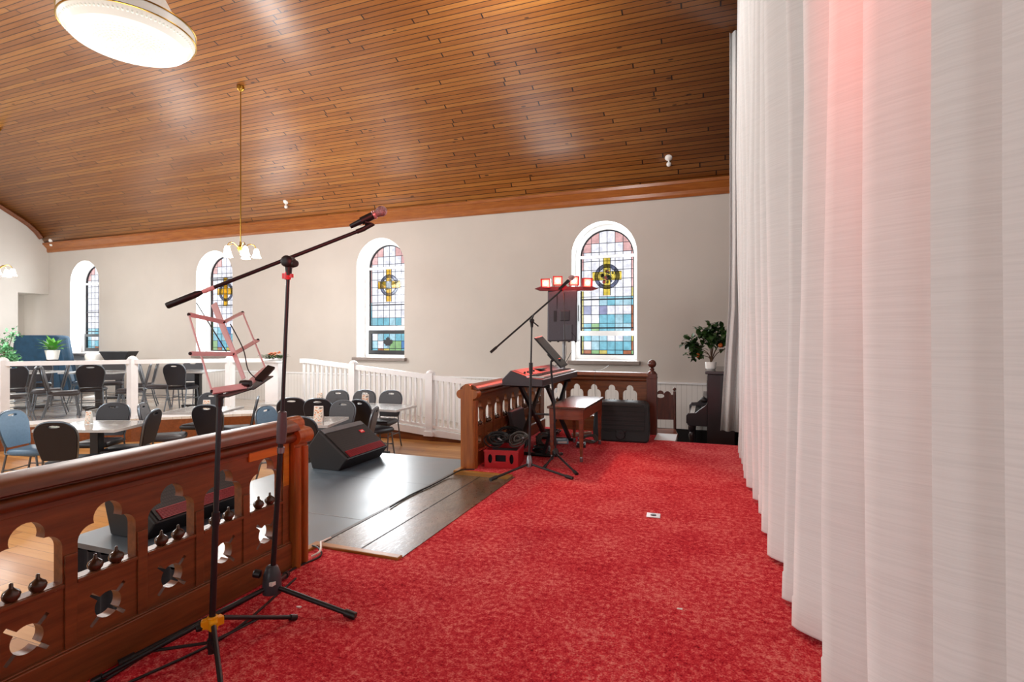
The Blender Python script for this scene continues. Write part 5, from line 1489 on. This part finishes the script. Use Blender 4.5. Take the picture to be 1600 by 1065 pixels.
# ------------------------------------------------------------------ curtains
def make_curtain():
    rn = random.Random(21)
    pk = [.3, .62, .9, 1.17, 1.60, 2.02, 2.44, 2.68, 3.22, 3.62, 3.98, 4.30, 4.62, 4.9, 5.2, 5.48, 5.75, 6.0, 6.22, 6.42]
    def xp(y): 
        t = min(1, max(0, (3.0 - y) / 1.1)); return .305 + .075 * t * t * (3 - 2 * t)
    pts = []
    for a, b in zip(pk, pk[1:]):
        dpt = .085 + .07 * min(1, (b - a) / .4) + (.12 if b < 2.1 else .03) + rn.uniform(-.01, .015)
        for k in range(14):
            t = k / 14; y = a + (b - a) * t
            pts.append((xp(y) + dpt * (.5 - .5 * math.cos(2 * PI * t)) ** .8, y))
    pts.append((xp(pk[-1]), pk[-1]))
    zs = [.02, .03, .14, .145, .6, 1.4, 2.2, 3.2, 4.2, 5.225]
    m = MB(); n = len(pts); vs = []
    for i, z in enumerate(zs):
        for j, (x, y) in enumerate(pts):
            sw = .014 * math.sin(z * 1.3 + y * 2.1) + .01 * math.sin(z * .7 + y * 5)
            bulge = .004 if z < .142 else 0
            vs.append((x + sw - bulge, y + .02 * math.sin(z * .9 + y * 3), z))
    fs = []
    for i in range(len(zs) - 1):
        for j in range(n - 1): fs.append((i * n + j, i * n + j + 1, (i + 1) * n + j + 1, (i + 1) * n + j))
    m.add(vs, fs)
    o = m.build('stage_curtain', M['curtain'], smooth=True, angle=80)
    md = o.modifiers.new('thick', 'SOLIDIFY'); md.thickness = .004; md.offset = 1
    tag(o, 'tall off-white pleated curtain closing the right side of the stage', 'curtain')
make_curtain()
def side_panel():
    m = MB(); zs = [.0, .5, 1.1, 1.6, 2.4, 3.4, 4.4, 5.11]; n = 40; vs = []
    for z in zs:
        fl = .11 * max(0, (1.7 - z) / 1.7) ** .8
        for k in range(n):
            t = k / (n - 1)
            vs.append((.26 - fl * (1 - t) + .34 * t, 7.35 + .05 * math.sin(t * 24) * (1 - .3 * z / 5), z + (.02 if z == 0 else 0)))
    fs = [(i * n + k, i * n + k + 1, (i + 1) * n + k + 1, (i + 1) * n + k) for i in range(len(zs) - 1) for k in range(n - 1)]
    m.add(vs, fs); o = m.build('side_curtain', M['curtain'], smooth=True, angle=80)
    md = o.modifiers.new('thick', 'SOLIDIFY'); md.thickness = .004
    tag(o, 'narrow white curtain panel flaring beside the piano', 'curtain')
side_panel()
m = MB(); m.tube([(.38, -.2, 5.25), (.38, 6.5, 5.25)], .02, 8); o = m.build('curtain_track', M['white'], smooth=True); tag(o, 'ceiling track carrying the tall stage curtain', 'curtain track')

# ------------------------------------------------------------------ light
w = bpy.data.worlds.new('sky'); SC.world = w; w.use_nodes = True
bg = w.node_tree.nodes['Background']; bg.inputs[0].default_value = (.90, .95, 1.0, 1); bg.inputs[1].default_value = 2.2
WARM = (1, .98, .95)
pt('chandelier_light', (c1.x, c1.y, c1.z - .15), 150, WARM)
pt('chandelier_light', (c2.x, c2.y, c2.z - .15), 170, WARM)
pt('stair_light', (XW - .75, ry0 - .25, 1.5), 12, (1, 1, .98), .2)
pt('crystal_and_fill_light', (cc.x, cc.y, cc.z - 1.8), 120, (1, .98, .94), .5)
pt('crystal_and_fill_light', (-11.0, 1.5, 3.2), 400, (.9, .96, 1), .5)  # unseen lamp, no chandelier here; added to brighten the platform side
pt('fill_light', (-1.8, 5.3, 5.1), 115, (1, .98, .96), .4)  # unseen overhead lamp added to lift the back wall
pt('fill_light', (-2.6, -2.2, 3.6), 50, (1, .97, .93), .5)  # added fill behind the camera, no fixture
pt('fill_light', (-8.0, -3.5, 3.6), 220, (1, .97, .93), .5)  # unseen fill lamp added on the south side of the nave
for x0, x1 in WINS:                       # daylight entering through the window openings
    for yy, rx, pw in ((WALL + .27, -PI / 2, 62), (YS - .1, PI / 2, 50)):
        l = bpy.data.lights.new('window_daylight', 'AREA'); l.shape = 'RECTANGLE'; l.size = x1 - x0 - .1; l.size_y = SPR + .35 - SILL
        l.energy = pw; l.color = (.92, .97, 1)
        o = bpy.data.objects.new('window_daylight', l); COL.objects.link(o); o.location = ((x0 + x1) / 2, yy, (SPR + .4 + SILL) / 2); o.rotation_euler = (rx, 0, 0)
def spot(name, loc, target, power, col, size, blend=.5, r=.06):
    l = bpy.data.lights.new(name, 'SPOT'); l.energy = power; l.color = col; l.spot_size = math.radians(size); l.spot_blend = blend; l.shadow_soft_size = r
    o = bpy.data.objects.new(name, l); COL.objects.link(o); o.location = loc
    o.rotation_euler = (Vector(target) - Vector(loc)).to_track_quat('-Z', 'Y').to_euler(); return o
spot('red_spot', (-.40, 1.75, 3.7), (.4, 1.75, 2.75), 170, (1, .07, .04), 58, 1, .12)
spot('red_spot', (.22, -.5, 1.75), (-1.75, 1.85, 1.52), 115, (1, .1, .1), 34, .4, .06)
lw = Vector((LB.x, LB.y, LB.z))
spot('red_lamp_beam', lw + Vector((.05, -.25, .1)), (-1.0, 3.4, 0), 130, (1, .08, .05), 70, .7, .08)
for sx in (-.28, -.12, .1, .28):
    pt('red_lamp', lw + side * sx - fw * .2 + Vector((0, 0, .1)), 1.5, (1, .06, .04), .05)

vs_ = SC.view_settings
vs_.view_transform = 'Standard'; vs_.look = 'None'; vs_.gamma = 1; vs_.use_curve_mapping = False; vs_.exposure = 0.42
SC.cycles.max_bounces = 8; SC.cycles.transparent_max_bounces = 16
SC.cycles.use_denoising = True
SC.cycles.sample_clamp_indirect = 6
